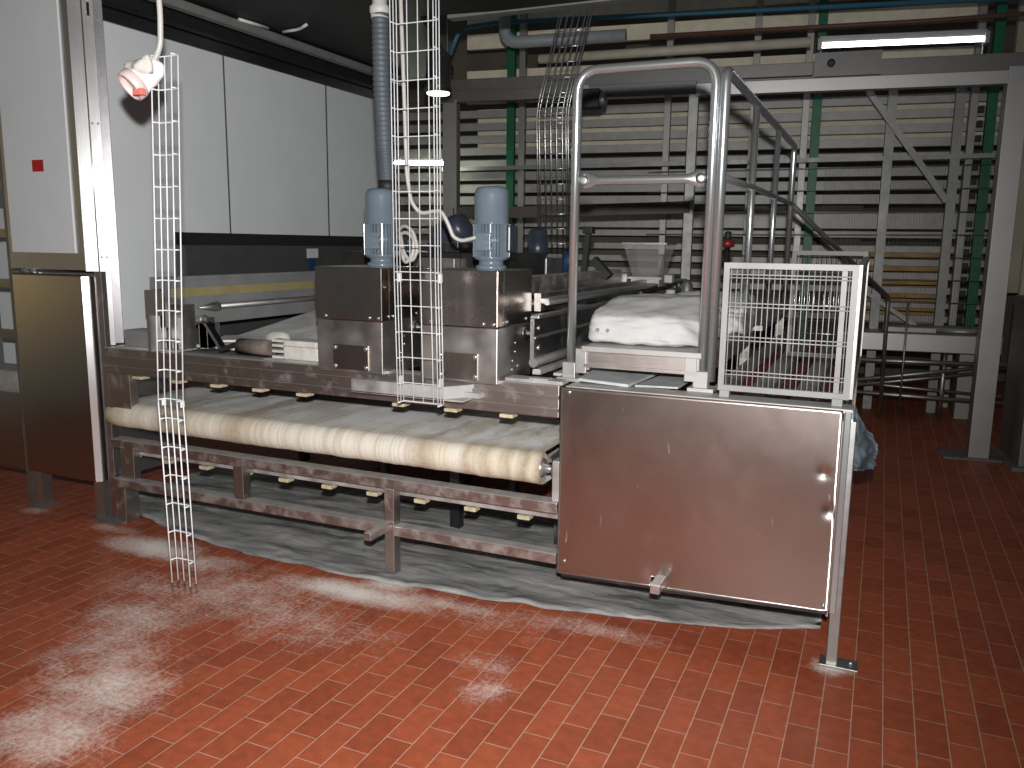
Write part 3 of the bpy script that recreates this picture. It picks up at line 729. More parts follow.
for x in (-1.222, -.715): lathe(bm, (x,3.508,1.927), (0,-1,0), [(.022,0),(.022,.008),(.010,.012)], 14)
parts('rail_bolt', bm, 'gal', cb)
for x in (-1.262, -.672):
    bm = BM(); box(bm, x-.03, x+.03, 3.48, 3.54, 1.06, 1.13, .003); box(bm, x-.05, x+.06, 3.46, 3.56, 1.046, 1.062, .002); part('rail_foot', bm, 'dusty', t)
XR = -.632
bm = BM(); tube(bm, fillet([(XR,3.50,1.09),(XR,3.50,2.345),(XR,6.22,2.345),(XR,6.22,1.2)], .05, 5), .0195, 14); part('side_rail_loop', bm, 'steel', t)
for y in (4.36, 5.28):
    bm = BM(); tube(bm, [(XR,y,1.2),(XR,y,2.34)], .0165, 12); part('stanchion', bm, 'steel', t)
bm = BM(); tube(bm, [(XR,3.50,1.93),(XR,4.3,1.945),(XR,6.22,1.955)], .0165, 12); part('mid_rail', bm, 'steel', t)
bm = BM(); tube(bm, fillet([(XR,6.22,1.955),(.06,8.7,1.20),(.075,8.78,.02)], .06), .02, 10); part('stair_rail', bm, 'galdark', t)
bm = BM(); box(bm, -1.1, -.62, 5.0, 6.4, 1.17, 1.2); part('landing', bm, 'galdark', t)
bm = BM()
for x, y in ((-1.15,4.9),(-.7,4.9),(-.66,6.25)): box(bm, x-.025, x+.025, y, y+.05, 0, 1.17)
parts('support_leg', bm, 'galdark', t)

# flour sacks
def sack_bm(cx, cy, z0, hx, hy, h, seed, neck=True):
    bm = BM(); r = bmesh.ops.create_cube(bm, size=2)
    bmesh.ops.subdivide_edges(bm, edges=bm.edges[:], cuts=23, use_grid_fill=True)
    for v in bm.verts:
        p = v.co.copy()
        q = (abs(p.x)**9+abs(p.y)**9+abs(p.z)**9)**(1/9)
        p = p/q
        ux, uy, uz = p
        # crown: higher at the back of the middle, lower at the stitched end
        k_ = max(0, min(1, (uy+1)/1.25)); k_ = k_*k_*(3-2*k_)
        hh = h*(.70+.32*k_*(1-.18*(ux-.1)**2))
        x = cx+ux*hx*(1-.05*max(0,uz)); y = cy+uy*hy*(1-.10*max(0,uz)); z = z0+(uz*.5+.5)*hh
        if neck and ux > .55:
            k = (ux-.55)/.45; z = z0+(z-z0)*(1-.38*k*k); y = cy+(y-cy)*(1-.22*k*k)+.05*k
        nn = noise.noise(Vector((ux*2.3+seed,uy*2.3,uz*2)))*.008+noise.noise(Vector((ux*6+seed,uy*6,uz*5)))*.005+abs(noise.noise(Vector((ux*4+seed,uy*5,uz*4+3))))*-.008
        fold = 0
        if ux > .1: fold = .013*math.sin(ux*15+uz*4+uy*3+seed)*max(0,min(1,(ux-.3)*1.4))
        d = Vector((ux*.6,uy,uz)).normalized()
        w = Vector((x,y,z))+d*(nn+fold)
        w.z = max(z0, w.z)
        v.co = w
    for f in bm.faces: f.smooth = True
    return bm
t = thing('flour_sack', 'plump white paper flour sack lying on the platform deck', 'sack', (-.95,3.85,1.21))
sk = part('sack_body', sack_bm(-.955, 3.86, 1.21, .268, .30, .205, 0), 'sack', t)
bm = BM()
for x, w in ((-1.168,.020),(-1.118,.016)): prism(bm, [(x,1.272),(x+w*.7,1.266),(x+w,1.279),(x+.007,1.284)], 'y', 3.552, 3.575)
parts('printed_mark', bm, 'print', t, 'small dark printed marks')
solo('flour_sack', sack_bm(-.84, 4.52, 1.21, .22, .26, .20, 5, False), 'sack', 'second white flour sack in the shade behind the plump sack', 'sack', (-.84,4.52,1.21))

# loose plates under the platform
def plate(name, pts, z, th, label, tilt=0, mat='paleplate'):
    bm = BM(); prism(bm, pts, 'z', z, z+th)
    for v in bm.verts: v.co.z += tilt*(v.co.y-3.4)+.012*noise.noise(Vector((v.co.x*8, v.co.y*8, 0)))
    return solo(name, bm, mat, label, 'plate', (pts[0][0],pts[0][1],z))
plate('loose_plate', [(-1.20,3.44),(-.97,3.43),(-.92,3.80),(-1.04,3.83),(-1.10,3.78),(-1.22,3.85)], 1.047, .012, 'crooked floury plate lying beneath the platform deck', .04)
plate('cover_plate', [(-.95,3.47),(-.76,3.46),(-.74,3.85),(-.90,3.82)], 1.047, .008, 'smooth grey plate beneath the platform deck near the second rail foot', .02)

# ================================================================ BELT CONVEYOR UNDER THE GUARD CAGE
t = thing('belt_conveyor', 'low conveyor with dark red belts between grey plates inside the wire cage', 'conveyor', (-.4,3.6,.9))
bm = BM(); box(bm, -.62, -.10, 3.5, 6.6, .90, .925); part('bed', bm, 'galdark', t)
for x in (-.60, -.40, -.20):
    bm = BM(); box(bm, x-.03, x+.045, 3.5, 6.5, .925, .965, .01); part('belt', bm, 'redbelt', t, 'dark red belt')
bm = BM(); box(bm, -.545, -.45, 3.5, 6.4, .925, .985, .004); box(bm, -.34, -.25, 3.5, 6.4, .925, .985, .004); box(bm, -.66, -.64, 3.5, 6.5, .90, 1.03); parts('guide_plate', bm, 'dusty', t, 'grey floury guide plate')
bm = BM(); box(bm, -.15, -.105, 4.1, 6.4, .925, .995, .004); part('edge_guide', bm, 'galdark', t)
bm = BM()
for y in (3.9, 6.3):
    for x in (-.60, -.16): box(bm, x, x+.05, y, y+.05, 0, .90)
parts('support_leg', bm, 'galdark', t)

# wire guard cage
t = thing('wire_guard_cage', 'square white-framed wire guard cage standing on the steel enclosure', 'cage', (-.33,3.45,1.046))
def frame(bm, p00, p10, p11, p01, w=.028):
    for i, (a, b) in enumerate(((p00,p10),(p10,p11),(p11,p01),(p01,p00))):
        a, b = Vector(a), Vector(b); d = (b-a).normalized()*w/2
        if i % 2 == 0: a, b = a-d, b+d
        else: a, b = a+d, b-d
        bar(bm, a, b, w, w)
Yc = 3.41
fb = BM(); frame(fb, (-.572,Yc,1.085), (-.095,Yc,1.085), (-.095,Yc,1.578), (-.572,Yc,1.578), .023)
fp = part('front_frame', fb, 'cage', t, 'pale square frame')
bm = BM(); bar(bm, (-.133,Yc+.01,1.07), (-.133,Yc+.01,1.57), .02, .02); part('hinge_bar', bm, 'cage', t)
bm = BM()
n_ = 22
for k in range(n_):
    x = -.555+k*(.44/(n_-1)); tube(bm, [(x,Yc+.004,1.09),(x,Yc+.004,1.575)], .0018, 6)
part('upright_wire', bm, 'cagewire', fp)
bm = BM()
for z in (1.14, 1.155, 1.28, 1.295, 1.415, 1.43, 1.53, 1.543): tube(bm, [(-.565,Yc-.003,z),(-.10,Yc-.003,z)], .0028, 6)
part('cross_wire', bm, 'cagewire', fp)
bm = BM(); frame(bm, (-.083,Yc+.02,1.085), (-.083,4.7,1.085), (-.083,4.7,1.60), (-.083,Yc+.02,1.578), .022); sp = part('side_frame', bm, 'galdark', t)
bm = BM()
for k in range(40):
    y = Yc+.04+k*.031; tube(bm, [(-.083,y,1.09),(-.083,y,1.58)], .0022, 5)
for z in (1.15, 1.29, 1.42, 1.53): tube(bm, [(-.083,Yc,z),(-.083,4.7,z)], .0025, 5)
part('side_wire', bm, 'wire', sp)
bm = BM(); frame(bm, (-.44,4.7,1.085), (-.09,4.7,1.085), (-.09,4.7,1.625), (-.44,4.7,1.625), .022); rp = part('rear_frame', bm, 'cagedim', t)
bm = BM()
for k in range(14): tube(bm, [(-.425+k*.0245,4.7,1.09),(-.425+k*.0245,4.7,1.62)], .002, 5)
for z in (1.2, 1.35, 1.5): tube(bm, [(-.44,4.7,z),(-.09,4.7,z)], .0022, 5)
part('rear_wire', bm, 'wire', rp)
bm = BM()
for x in (-.555, -.125): box(bm, x-.02, x+.02, Yc-.02, Yc+.02, 1.046, 1.076, .003)
parts('foot', bm, 'cage', t)

# film hanging off the side
def hangpt(u, v):
    A, B, C_, D = Vector((-.075,4.25,.91)), Vector((.045,4.32,.70)), Vector((.035,4.30,.575)), Vector((-.085,4.22,.61))
    p = A.lerp(B, u).lerp(D.lerp(C_, u), v)
    q = Vector((u*3,v*4,2)); p += Vector((.012*noise.noise(q*1.7), .06*noise.noise(q)-.05*math.sin(u*5), .012*noise.noise(q*2+Vector((3,3,3)))))
    return p
bm = BM(); grid(bm, hangpt, 26, 26); bmesh.ops.solidify(bm, geom=bm.faces[:], thickness=.003)
solo('hanging_film', bm, 'bluefilm', 'crumpled pale blue plastic film hanging off the enclosure side', 'film', (-.05,4.6,.93))

# ================================================================ WIRE TRAYS AND CABLES
def tray_section(bmw, A, B, w, depth, nw, pitch, r, first=0.):
    """U shaped mesh tray from A (top centre) to B; returns nothing, fills the two meshes (long wires, rungs)"""
    lw, rg = bmw; A, B = Vector(A), Vector(B); L = (B-A).length
    X = Vector((1,0,0)); Y = Vector((0,1,0)); d = (B-A)/L
    for k in range(nw):
        o = X*(-w/2+w*k/(nw-1)); tube(lw, [A+o, B+o], r, 6)
    for s in (-1, 1):
        for yy in ((.5, 1) if depth > .03 else (1,)):
            o = X*s*w/2-Y*depth*yy; tube(lw, [A+o, B+o], r, 6)
    s = first
    while s < L:
        p = A+d*s
        pts = [p-X*w/2-Y*depth, p-X*w/2, p+X*w/2, p+X*w/2-Y*depth]
        tube(rg, fillet(pts, .012, 3), r, 6); s += pitch
t = thing('wire_cable_tray', 'narrow white wire cable tray hanging from a cord in front of the frame', 'cable tray', (-2.35,2.27,.35))
a, b, c = (-2.322,2.27,2.278), (-2.385,2.27,1.05), (-2.368,2.27,.348)
l1, r1 = BM(), BM(); tray_section((l1,r1), a, b, .092, .03, 4, .1105, .0027); up = part('upper_section', l1, 'white_wire', t); parts('rung', r1, 'white_wire', up)
l1, r1 = BM(), BM(); tray_section((l1,r1), (b[0],b[1],b[2]+.02), c, .092, .03, 4, .1105, .0027, .08); lo = part('lower_section', l1, 'white_wire', t); parts('rung', r1, 'white_wire', lo)
bm = BM()
for s in (-1, 1): box(bm, b[0]+s*.046-.0035, b[0]+s*.046+.0035, 2.258, 2.274, b[2]-.012, b[2]+.012, .001)
parts('joint_clip', bm, 'white_wire', t)
t = thing('wire_cable_tray', 'wide white wire cable tray hanging between the two steel drive boxes', 'cable tray', (-1.88,3.17,.95))
a, b, c = (-1.862,3.18,3.05), (-1.852,3.18,1.50), (-1.84,3.18,.945)
l1, r1 = BM(), BM(); tray_section((l1,r1), a, b, .205, .05, 5, .115, .0025, .03); up = part('upper_section', l1, 'white_wire', t); parts('rung', r1, 'white_wire', up)
l1, r1 = BM(), BM(); tray_section((l1,r1), (b[0],b[1],b[2]+.02), c, .205, .05, 5, .115, .0025, .03); lo = part('lower_section', l1, 'white_wire', t)
tube(r1, fillet([(c[0]-.1025,3.13,c[2]), (c[0]-.1025,3.18,c[2]), (c[0]+.1025,3.18,c[2]), (c[0]+.1025,3.13,c[2])], .012, 3), .0035, 6); parts('rung', r1, 'white_wire', lo)
bm = BM()
for z in (1.50, 1.04):
    for s in (-1, 1): box(bm, b[0]+s*.1025-.005, b[0]+s*.1025+.005, 3.165, 3.186, z-.02, z+.02, .002)
parts('joint_clip', bm, 'white_wire', t)
# far ladder tray that bends down to the machinery
t = thing('wire_cable_tray', 'far grey wire tray bending down behind the handrail loop', 'cable tray', (-2.45,6.5,1.6))
P = [(-2.32,6.5,3.55),(-2.46,6.5,3.18),(-2.50,6.5,2.72),(-2.42,6.5,1.58)]
P0 = [(-2.33,6.5,3.55),(-2.54,6.5,2.72),(-2.50,6.5,1.58)]
l1, r1 = BM(), BM()
for k in range(6):
    o = Vector((-.125+.05*k, 0, 0)); tube(l1, fillet([Vector(p)+o for p in P0], .1), .0055, 6)
    if k in (0, 5): tube(l1, fillet([Vector(p)+o-Vector((0,.05,0)) for p in P0], .1), .004, 6)
pts = fillet(P0, .1)
tot = 0
for p, q in zip(pts, pts[1:]):
    L = (q-p).length; s = 0
    while s < L:
        w = p+(q-p)*s/L; tube(r1, [w+Vector((-.125,-.01,0)), w+Vector((.125,-.01,0))], .0035, 5); s += .12
parts('long_wire', l1, 'wire', t); parts('rung', r1, 'wire', t)

# hanging cord with wrapped plug
t = thing('hanging_plug', 'white cloth-wrapped plug with pink collar hanging from a white cord', 'plug', (-2.36,2.25,2.3))
bm = BM(); tube(bm, fillet([(-2.335,2.25,3.05),(-2.34,2.25,2.60),(-2.325,2.25,2.42),(-2.333,2.25,2.30),(-2.385,2.25,2.245)], .05), .0095, 10); part('cord', bm, 'cable', t)
ax = Vector((-.055,-.115,-.105)).normalized(); o = Vector((-2.378,2.262,2.238))
bm = BM(); lathe(bm, o, ax, [(.014,-.03),(.026,-.018),(.036,.0),(.043,.03),(.048,.06),(.049,.080),(.044,.09),(.03,.091)], 26)
for v in bm.verts:
    v.co += Vector((noise.noise(v.co*30),noise.noise(v.co*30+Vector((5,0,0))),noise.noise(v.co*30+Vector((0,9,0)))))*.006
pb = part('wrap', bm, 'plug', t)
bm = BM()
def fold(u, v):
    p = Vector((-2.452,2.20,2.250)).lerp(Vector((-2.333,2.20,2.270)), u).lerp(Vector((-2.428,2.185,2.203)).lerp(Vector((-2.312,2.195,2.208)), u), v)
    return p+Vector((0,-.022*math.sin(PI*u)*math.sin(PI*v)-.006*math.sin(u*9+v*4),.006*noise.noise(Vector((u*4,v*4,3)))))
grid(bm, fold, 14, 12); bmesh.ops.solidify(bm, geom=bm.faces[:], thickness=-.03)
part('cloth_fold', bm, 'plug', t)
bm = BM(); oo = o+ax*.078; lathe(bm, oo, ax, [(.048,0),(.054,.004),(.054,.032),(.048,.038),(.044,.034),(.042,.012),(.01,.010)], 28); part('collar', bm, 'plugpink', t, 'pale pink collar')
bm = BM(); k = oo+ax*.02+Vector((.040,-.012,-.028)); box(bm, k.x-.02, k.x+.02, k.y-.012, k.y+.012, k.z-.011, k.z+.011, .004); part('clip', bm, 'plugred', t, 'red clip')
bm = BM(); lathe(bm, oo+ax*.012, ax, [(.040,0),(.040,.006),(.036,.008)], 24); part('face_disc', bm, 'plug', t)

# hose and cables
t = thing('flexible_hose', 'thick blue-grey corrugated hose dropping from a pale sleeve to the motor', 'hose', (-2.26,3.55,1.9))
HP = [(-2.278,3.55,2.72),(-2.275,3.55,2.4),(-2.262,3.55,2.1),(-2.25,3.55,1.93)]
pts = []; rs = []
for k in range(160):
    s = k/159*(len(HP)-1); i = min(int(s), len(HP)-2); p = Vector(HP[i]).lerp(Vector(HP[i+1]), s-i); pts.append(p); rs.append(.041+.0022*math.sin(k*2*PI/4))
bm = BM(); tube(bm, pts, rs, 18); part('corrugated_tube', bm, 'hose', t)
bm = BM(); lathe(bm, (-2.28,3.55,3.06), (0,0,-1), [(.036,0),(.036,.30),(.048,.31),(.048,.335),(.042,.34),(.042,.36)], 20); part('sleeve', bm, 'sleeve', t)
bm = BM(); lathe(bm, (-2.25,3.55,1.95), (0,0,-1), [(.046,0),(.046,.05),(.03,.055)], 18); part('end_cuff', bm, 'black', t)
bm = BM(); tube(bm, fillet([(-2.0,3.26,3.06),(-1.985,3.26,2.6),(-1.975,3.26,2.3),(-1.965,3.26,1.95),(-1.955,3.28,1.83),(-1.92,3.30,1.78),(-1.86,3.30,1.79),(-1.815,3.30,1.795),(-1.785,3.31,1.74),(-1.765,3.32,1.68),(-1.735,3.34,1.662),(-1.695,3.38,1.675),(-1.66,3.40,1.69)], .03), .009, 10)
solo('power_cable', bm, 'cable', 'white cable running down the wide tray and sagging across to a motor', 'cable', (-1.95,3.3,1.7))
for (off, zz, lab) in ((0,0,'outer white cable loop hanging at the wide tray beside a motor'),(.03,-.03,'inner white cable loop hanging at the wide tray beside a motor')):
    bm = BM(); tube(bm, fillet([(-2.135,3.45,1.70+zz),(-2.08,3.42,1.735+zz),(-2.02+off*.3,3.40,1.71+zz),(-1.985-off,3.39,1.62+zz),(-2.02-off,3.39,1.56),(-2.07,3.40,1.60+zz),(-2.10,3.42,1.70+zz)], .05), .009, 8)
    solo('cable_loop', bm, 'cable', lab, 'cable', (-2.05,3.4,1.6), group='cable loops')

# ================================================================ REAR HALL (frame REAR: u along, v deeper)
t = thing('steel_gantry', 'tall steel gantry of posts and a double beam across the storage hall', 'gantry', (-2.3,0,0), REAR)
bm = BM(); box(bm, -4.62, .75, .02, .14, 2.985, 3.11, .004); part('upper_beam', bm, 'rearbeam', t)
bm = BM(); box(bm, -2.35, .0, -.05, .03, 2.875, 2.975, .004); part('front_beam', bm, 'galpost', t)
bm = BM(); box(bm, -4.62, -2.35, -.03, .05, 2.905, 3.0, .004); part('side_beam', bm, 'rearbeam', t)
bm = BM(); box(bm, -.075, .075, -.06, .06, 0, 3.0, .004); p = part('post', bm, 'galpost', t)
part('base_plate', box(BM(), -.26, .28, -.10, .2, 0, .015), 'curb', p)
bm = BM(); box(bm, -4.60, -4.47, -.02, .08, 0, 2.93); bar(bm, (-4.47,-.03,0), (-4.47,-.03,2.93), .02, .02); part('post', bm, 'galdark', t)
bm = BM(); box(bm, -2.41, -2.33, -.02, .06, 0, 2.9, .004); part('post', bm, 'galrear', t)
bm = BM(); bar(bm, (-2.36,0,1.98), (-4.5,0,1.92), .05, .10); part('middle_beam', bm, 'browndark', t, 'dark brown middle beam')
bm = BM(); box(bm, -2.1, -1.45, -.09, -.04, 2.99, 3.09, .004); part('hanger_box', bm, 'rearbeam', t)
bm = BM(); box(bm, -1.44, -.95, -.02, .015, 2.99, 3.17); part('hanger_plate', bm, 'rearbeam', t)
bm = BM(); lathe(bm, (-1.32,-.06,3.08), (0,-1,0), [(.03,0),(.03,.02),(.015,.022)], 14); part('beam_knob', bm, 'black', t)

t = thing('sensor_box', 'dark boxy sensor with round lens hanging under the gantry beam', 'sensor', (-3.22,-.05,2.8), REAR)
part('housing', box(BM(), -3.36, -3.14, -.14, .0, 2.80, 2.955, .01), 'black', t)
bm = BM(); lathe(bm, (-3.15,-.07,2.875), (1,0,0), [(.06,0),(.065,.01),(.065,.05),(.05,.06)], 16); part('lens_hood', bm, 'galdark', t)
part('hanger', box(BM(), -3.3, -3.25, -.05, 0, 2.95, 3.0), 'galdark', t)

# fluorescent lamps
def lampfit(name_label, u0, u1, v, z0, z1, mat, fr=REAR):
    t = thing('fluorescent_lamp', name_label, 'lamp', ((u0+u1)/2,v,z0), fr)
    bm = BM(); tube(bm, [(u0+.02,v-.02,(z0+.0)), (u1-.02,v-.02,(z1+.0))], .022, 12); part('tube', bm, mat, t, 'lit tube')
    bm = BM(); bar(bm, (u0,v+.03,z0+.05), (u1,v+.03,z1+.05), .09, .045); part('batten', bm, 'galrear', t)
    bm = BM()
    for u, z in ((u0,z0),(u1,z1)): box(bm, u-.015, u+.015, v-.06, v+.05, z-.04, z+.05)
    parts('end_cap', bm, 'galrear', t)
    bm = BM()
    for u, z in ((u0+.01,z0),(u1-.01,z1)): tube(bm, [(u,v+.03,z-.25 if mat == 'lamp' else z),(u,v+.03,z if mat == 'lamp' else 5.2)], .008, 6)
    parts('bracket', bm, 'galrear', t)
lampfit('long bright fluorescent lamp on the gantry above the wire fence', -1.40, -.17, .35, 3.30, 3.285, 'lamp')
lampfit('bright lamp tube glowing through the wide white wire tray', -5.90, -5.18, 1.55, 2.545, 2.53, 'lampwarm')
t = thing('hanging_lamp', 'dark cylindrical hanging lamp with glowing rim beside the wide wire tray', 'lamp', (-3.05,5.2,2.6))
bm = BM(); lathe(bm, (-3.10,5.6,2.745), (0,0,1), [(.09,0),(.105,.01),(.095,.06),(.085,.27),(.05,.30)], 24); part('shade', bm, 'blackgloss', t)
bm = BM(); lathe(bm, (-3.10,5.6,2.728), (0,0,1), [(.02,0),(.08,.004),(.085,.014),(.06,.018)], 24); part('glow_plate', bm, 'bulb', t, 'glowing disc')

# pipes up high
def pipe(label, pts, r, mat, name='pipe', rad=.1): 
    bm = BM(); tube(bm, fillet(pts, rad), r, 12)
    solo(name, bm, mat, label, 'pipe', pts[0], REAR)
pipe('thin blue pipe running across the top of the hall with a drop end', [(-4.93,1.0,3.55),(-4.82,1.0,3.80),(-4.4,1.0,3.83),(.6,1.0,3.73)], .022, 'pipeblue')
pipe('thick grey elbow pipe below the thin blue pipe', [(-4.33,.95,3.95),(-4.33,.95,3.62),(-3.12,.95,3.62)], .06, 'pipegrey', rad=.14)
pipe('pale cream wrapped pipe under the thick grey pipe', [(-4.0,1.05,3.47),(-1.45,1.05,3.49)], .045, 'pipecream')
pipe('thin rust-brown pipe between the blue and cream pipes', [(-2.9,1.0,3.61),(-.5,1.0,3.60),(1.0,1.0,3.62)], .02, 'piperust')

# storage rack: levels of grey slats on green columns
t = thing('storage_rack', 'huge rack of grey slat levels on green columns across the back of the hall', 'rack', (-2.2,2.4,0), REAR)
for z in (3.175, 3.03, 2.885, 2.745, 2.60, 2.455, 2.31, 2.17, 1.95, 1.80, 1.65, 1.51, 1.37, 1.22, 1.07, .92):
    h = .09 if z == 1.95 else (.044 if z > 2.5 else (.05 if z > 1.9 else .034))
    part('slat', box(BM(), -7.4, .45, 2.40, 2.46, z-h, z+h, .003), 'slatm', t)
for z, h in ((3.36,.05),(3.62,.07),(4.02,.085),(4.28,.07)):
    part('top_board', box(BM(), -5.3, .2, 2.5, 2.56, z-h, z+h, .003), 'cream', t, 'cream top board')
for u in (-4.68, -1.31, .33): part('column', box(BM(), u-.045, u+.045, 2.28, 2.36, 0, 4.6, .003), 'green', t, 'green column')
for u in (-4.55, -2.87, -1.42, -1.95, .17): part('upright', box(BM(), u-.035, u+.035, 2.30, 2.40, 0, 4.4, .003), 'galdark', t)
bm = BM(); box(bm, -5.2, .5, 2.62, 2.66, 2.72, 3.26)
part('lit_back_board', bm, 'cream', t, 'cream board behind the upper levels')
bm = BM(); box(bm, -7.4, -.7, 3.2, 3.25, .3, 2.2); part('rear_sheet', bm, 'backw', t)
for k in range(16): part('notch', box(BM(), .20, .25, 2.22, 2.28, .9+.14*k, .96+.14*k), 'black', t)
for k in range(6):
    z = .86+.14*k
    bm = BM(); box(bm, -.66, .10, 2.52, 3.0, z, z+.125); 
    for v in bm.verts: v.co.z += .01*noise.noise(v.co*5)
    solo('card_stack', bm, 'tan', ['lowest','second from the bottom','third from the bottom','fourth from the bottom','fifth from the bottom','topmost'][k]+' tan layer of card sheets on the rack behind the fence', 'card sheets', (-.3,2.7,z), REAR, group='tan card layers on the rack')

# mesh fence
t = thing('safety_fence', 'galvanised wire mesh safety fence with square posts and diagonal braces', 'fence', (-1.0,1.95,0), REAR)
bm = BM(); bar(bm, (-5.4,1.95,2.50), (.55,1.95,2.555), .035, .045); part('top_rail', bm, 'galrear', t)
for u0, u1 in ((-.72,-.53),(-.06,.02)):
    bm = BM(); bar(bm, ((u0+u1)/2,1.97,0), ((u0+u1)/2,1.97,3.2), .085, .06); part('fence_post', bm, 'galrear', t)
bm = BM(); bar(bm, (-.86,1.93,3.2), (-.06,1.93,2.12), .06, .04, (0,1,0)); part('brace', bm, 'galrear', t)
bm = BM(); bar(bm, (-.80,1.93,1.26), (-.08,1.93,.78), .04, .07, (0,1,0)); part('brace', bm, 'galrear', t)
bm = BM()
for k in range(8): tube(bm, [(-3.0,1.95,.9+.22*k), (.5,1.95,.9+.225*k)], .004, 4)
part('cross_wire', bm, 'galdark', t)
bm = BM()
for k in range(70): tube(bm, [(-1.2+.024*k,1.95,.85), (-1.2+.024*k,1.95,2.53)], .0014, 4)
part('upright_wire', bm, 'galdark', t)

# tubular conveyor in front of the fence
t = thing('transfer_conveyor', 'low steel conveyor on tubular legs standing before the wire fence', 'conveyor', (-.1,1.6,0), REAR)
bm = BM(); box(bm, -1.0, .48, 1.55, 1.95, .66, .84, .01); part('body', bm, 'gal', t)
bm = BM(); box(bm, -.55, .48, 1.6, 1.9, .84, .90, .01); tube(bm, [(-.1,1.62,.87),(.45,1.62,.87)], .03, 10); part('top_cover', bm, 'galdark', t)
bm = BM()
tube(bm, [(-1.0,1.55,.56),(.55,1.55,.57)], .022, 8); tube(bm, [(-1.0,1.55,.24),(.55,1.55,.20)], .022, 8)
tube(bm, [(-.95,1.55,.33),(.45,1.55,.56)], .02, 8); tube(bm, [(-.95,1.6,.27),(.45,1.6,.50)], .02, 8); tube(bm, [(-1.0,1.7,.32),(.55,1.7,.24)], .018, 8)
parts('tube_brace', bm, 'gal', t)
for u in (-.9, .0, .45):
    bm = BM(); tube(bm, [(u,1.6,0),(u,1.6,.68)], .024, 8); parts('leg', bm, 'gal', t)
bm = BM(); tube(bm, [(-.38,1.5,.0),(-.38,1.5,1.15)], .012, 6); part('guide_post', bm, 'galdark', t)
bm = BM(); box(bm, .15, .40, 1.7, 1.9, .0, .66); part('motor_box', bm, 'galdark', t)

# column and cabinet at the picture edge
t = thing('control_cabinet', 'steel cabinet with a dark red sticker at the picture edge beside the gantry post', 'cabinet', (.45,.1,0), REAR)
part('body', box(BM(), .22, .9, -.30, .3, .0, 1.30, .006), 'galrear', t); part('sticker', box(BM(), .42, .60, -.304, -.298, 1.0, 1.22), 'red', t, 'dark red sticker')
part('plinth', box(BM(), .16, 1.0, -.36, .36, 0, .03), 'curb', t)
for (a, b, c, d, h), lab in (((.95,1.0,1.2,1.25,4.0),'thin dull steel upright at the picture edge above the sticker cabinet'),((.62,.70,.6,.68,2.95),'square dull steel upright close behind the bright gantry post'),((.5,.58,.9,.98,4.4),'tall dull steel upright rising past the gantry beam end')):
    solo('steel_upright', box(BM(), a, b, c, d, 0, h), 'galdark', lab, 'column', (a,c,0), REAR)
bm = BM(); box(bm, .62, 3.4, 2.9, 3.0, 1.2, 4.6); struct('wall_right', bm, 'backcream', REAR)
bm = BM(); tube(bm, [(.57,1.4,.0),(.57,1.4,1.75)], .05, 10); solo('wrapped_pole', bm, 'pipecream', 'short thick pale wrapped pole behind the gantry post', 'pole', (.57,1.4,0), REAR)
bm = BM(); tube(bm, [(.72,1.4,.0),(.72,1.4,2.6)], .035, 10); solo('wrapped_pole', bm, 'pipecream', 'taller thin pale wrapped pole behind the gantry post', 'pole', (.72,1.4,0), REAR)

# red handled valve on a riser
t = thing('red_valve', 'small red valve with black cap on a riser beyond the handrail', 'valve', (-.86,5.2,1.2))
bm = BM(); tube(bm, [(-.88,5.2,1.2),(-.88,5.2,1.66)], .016, 8); part('riser', bm, 'dark', t)
bm = BM(); lathe(bm, (-.88,5.2,1.645), (0,0,1), [(.02,0),(.042,.01),(.042,.045),(.02,.05)], 14); part('body', bm, 'redpaint', t, 'red body')
bm = BM(); lathe(bm, (-.88,5.2,1.69), (0,0,1), [(.02,0),(.02,.05),(.01,.055)], 10); part('cap', bm, 'black', t)

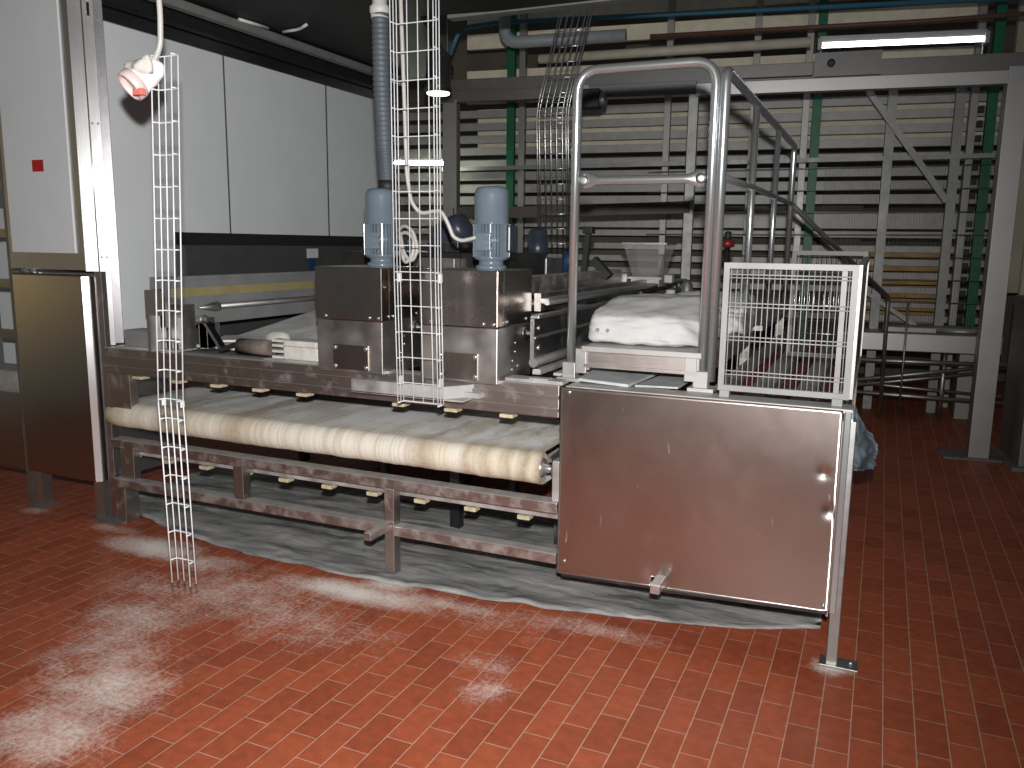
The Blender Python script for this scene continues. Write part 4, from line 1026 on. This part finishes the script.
# ================================================================ LIGHT
def light(name, kind, loc, energy, col=(1,1,1), size=.1):
    d = bpy.data.lights.new(name, kind); d.energy = energy; d.color = col
    if kind == 'POINT': d.shadow_soft_size = size
    o = bpy.data.objects.new(name, d); o.location = loc; COL.objects.link(o); return o
fl = light('camera_flash', 'SPOT', (0.02,-.02,1.86), 900, (1,.985,.965))
fl.data.shadow_soft_size = .028; fl.data.spot_size = math.radians(118); fl.data.spot_blend = 1.0
fl.rotation_euler = Vector((-.56,.83,-.12)).to_track_quat('-Z', 'Y').to_euler()
w = bpy.data.worlds.new('hall'); S.world = w; w.use_nodes = True
wn, wl = w.node_tree.nodes, w.node_tree.links
bg = wn['Background']; gen = wn.new('ShaderNodeTexCoord').outputs['Generated']
vm = wn.new('ShaderNodeVectorMath'); vm.operation = 'DOT_PRODUCT'; wl.new(gen, vm.inputs[0]); vm.inputs[1].default_value = Vector((-.865,-.50,.02)).normalized()
mr = wn.new('ShaderNodeMapRange'); mr.interpolation_type = 'SMOOTHSTEP'; mr.inputs[1].default_value = .988; mr.inputs[2].default_value = .9995; wl.new(vm.outputs['Value'], mr.inputs[0])
mx = wn.new('ShaderNodeMix'); mx.data_type = 'RGBA'; wl.new(mr.outputs[0], mx.inputs[0]); mx.inputs[6].default_value = (.042,.046,.050,1); mx.inputs[7].default_value = (.85,.66,.32,1)  # warm patch added out of view so the tower door reflects gold
wl.new(mx.outputs[2], bg.inputs[0]); bg.inputs[1].default_value = 1.15

# ================================================================ CAMERA
f_, tl, rl, yw = 829., .1668, .0125, -.4165
cy, sy = math.cos(yw), math.sin(yw)
F_ = Vector((sy*math.cos(tl), cy*math.cos(tl), -math.sin(tl))); R0 = Vector((cy,-sy,0)); U0 = R0.cross(F_)
Rv = R0*math.cos(rl)+U0*math.sin(rl); Uv = -R0*math.sin(rl)+U0*math.cos(rl)
cd = bpy.data.cameras.new('camera'); cam = bpy.data.objects.new('camera', cd); COL.objects.link(cam)
m4 = Matrix((( Rv.x, Uv.x, -F_.x, 0), (Rv.y, Uv.y, -F_.y, 0), (Rv.z, Uv.z, -F_.z, 1.65), (0,0,0,1)))
cam.matrix_world = m4; cd.sensor_width = 36; cd.lens = f_/1024*36; cd.clip_start = .05; cd.clip_end = 100
S.camera = cam
S.view_settings.view_transform = 'Standard'; S.view_settings.look = 'None'; S.view_settings.gamma = 1
S.view_settings.use_curve_mapping = False; S.view_settings.exposure = 0
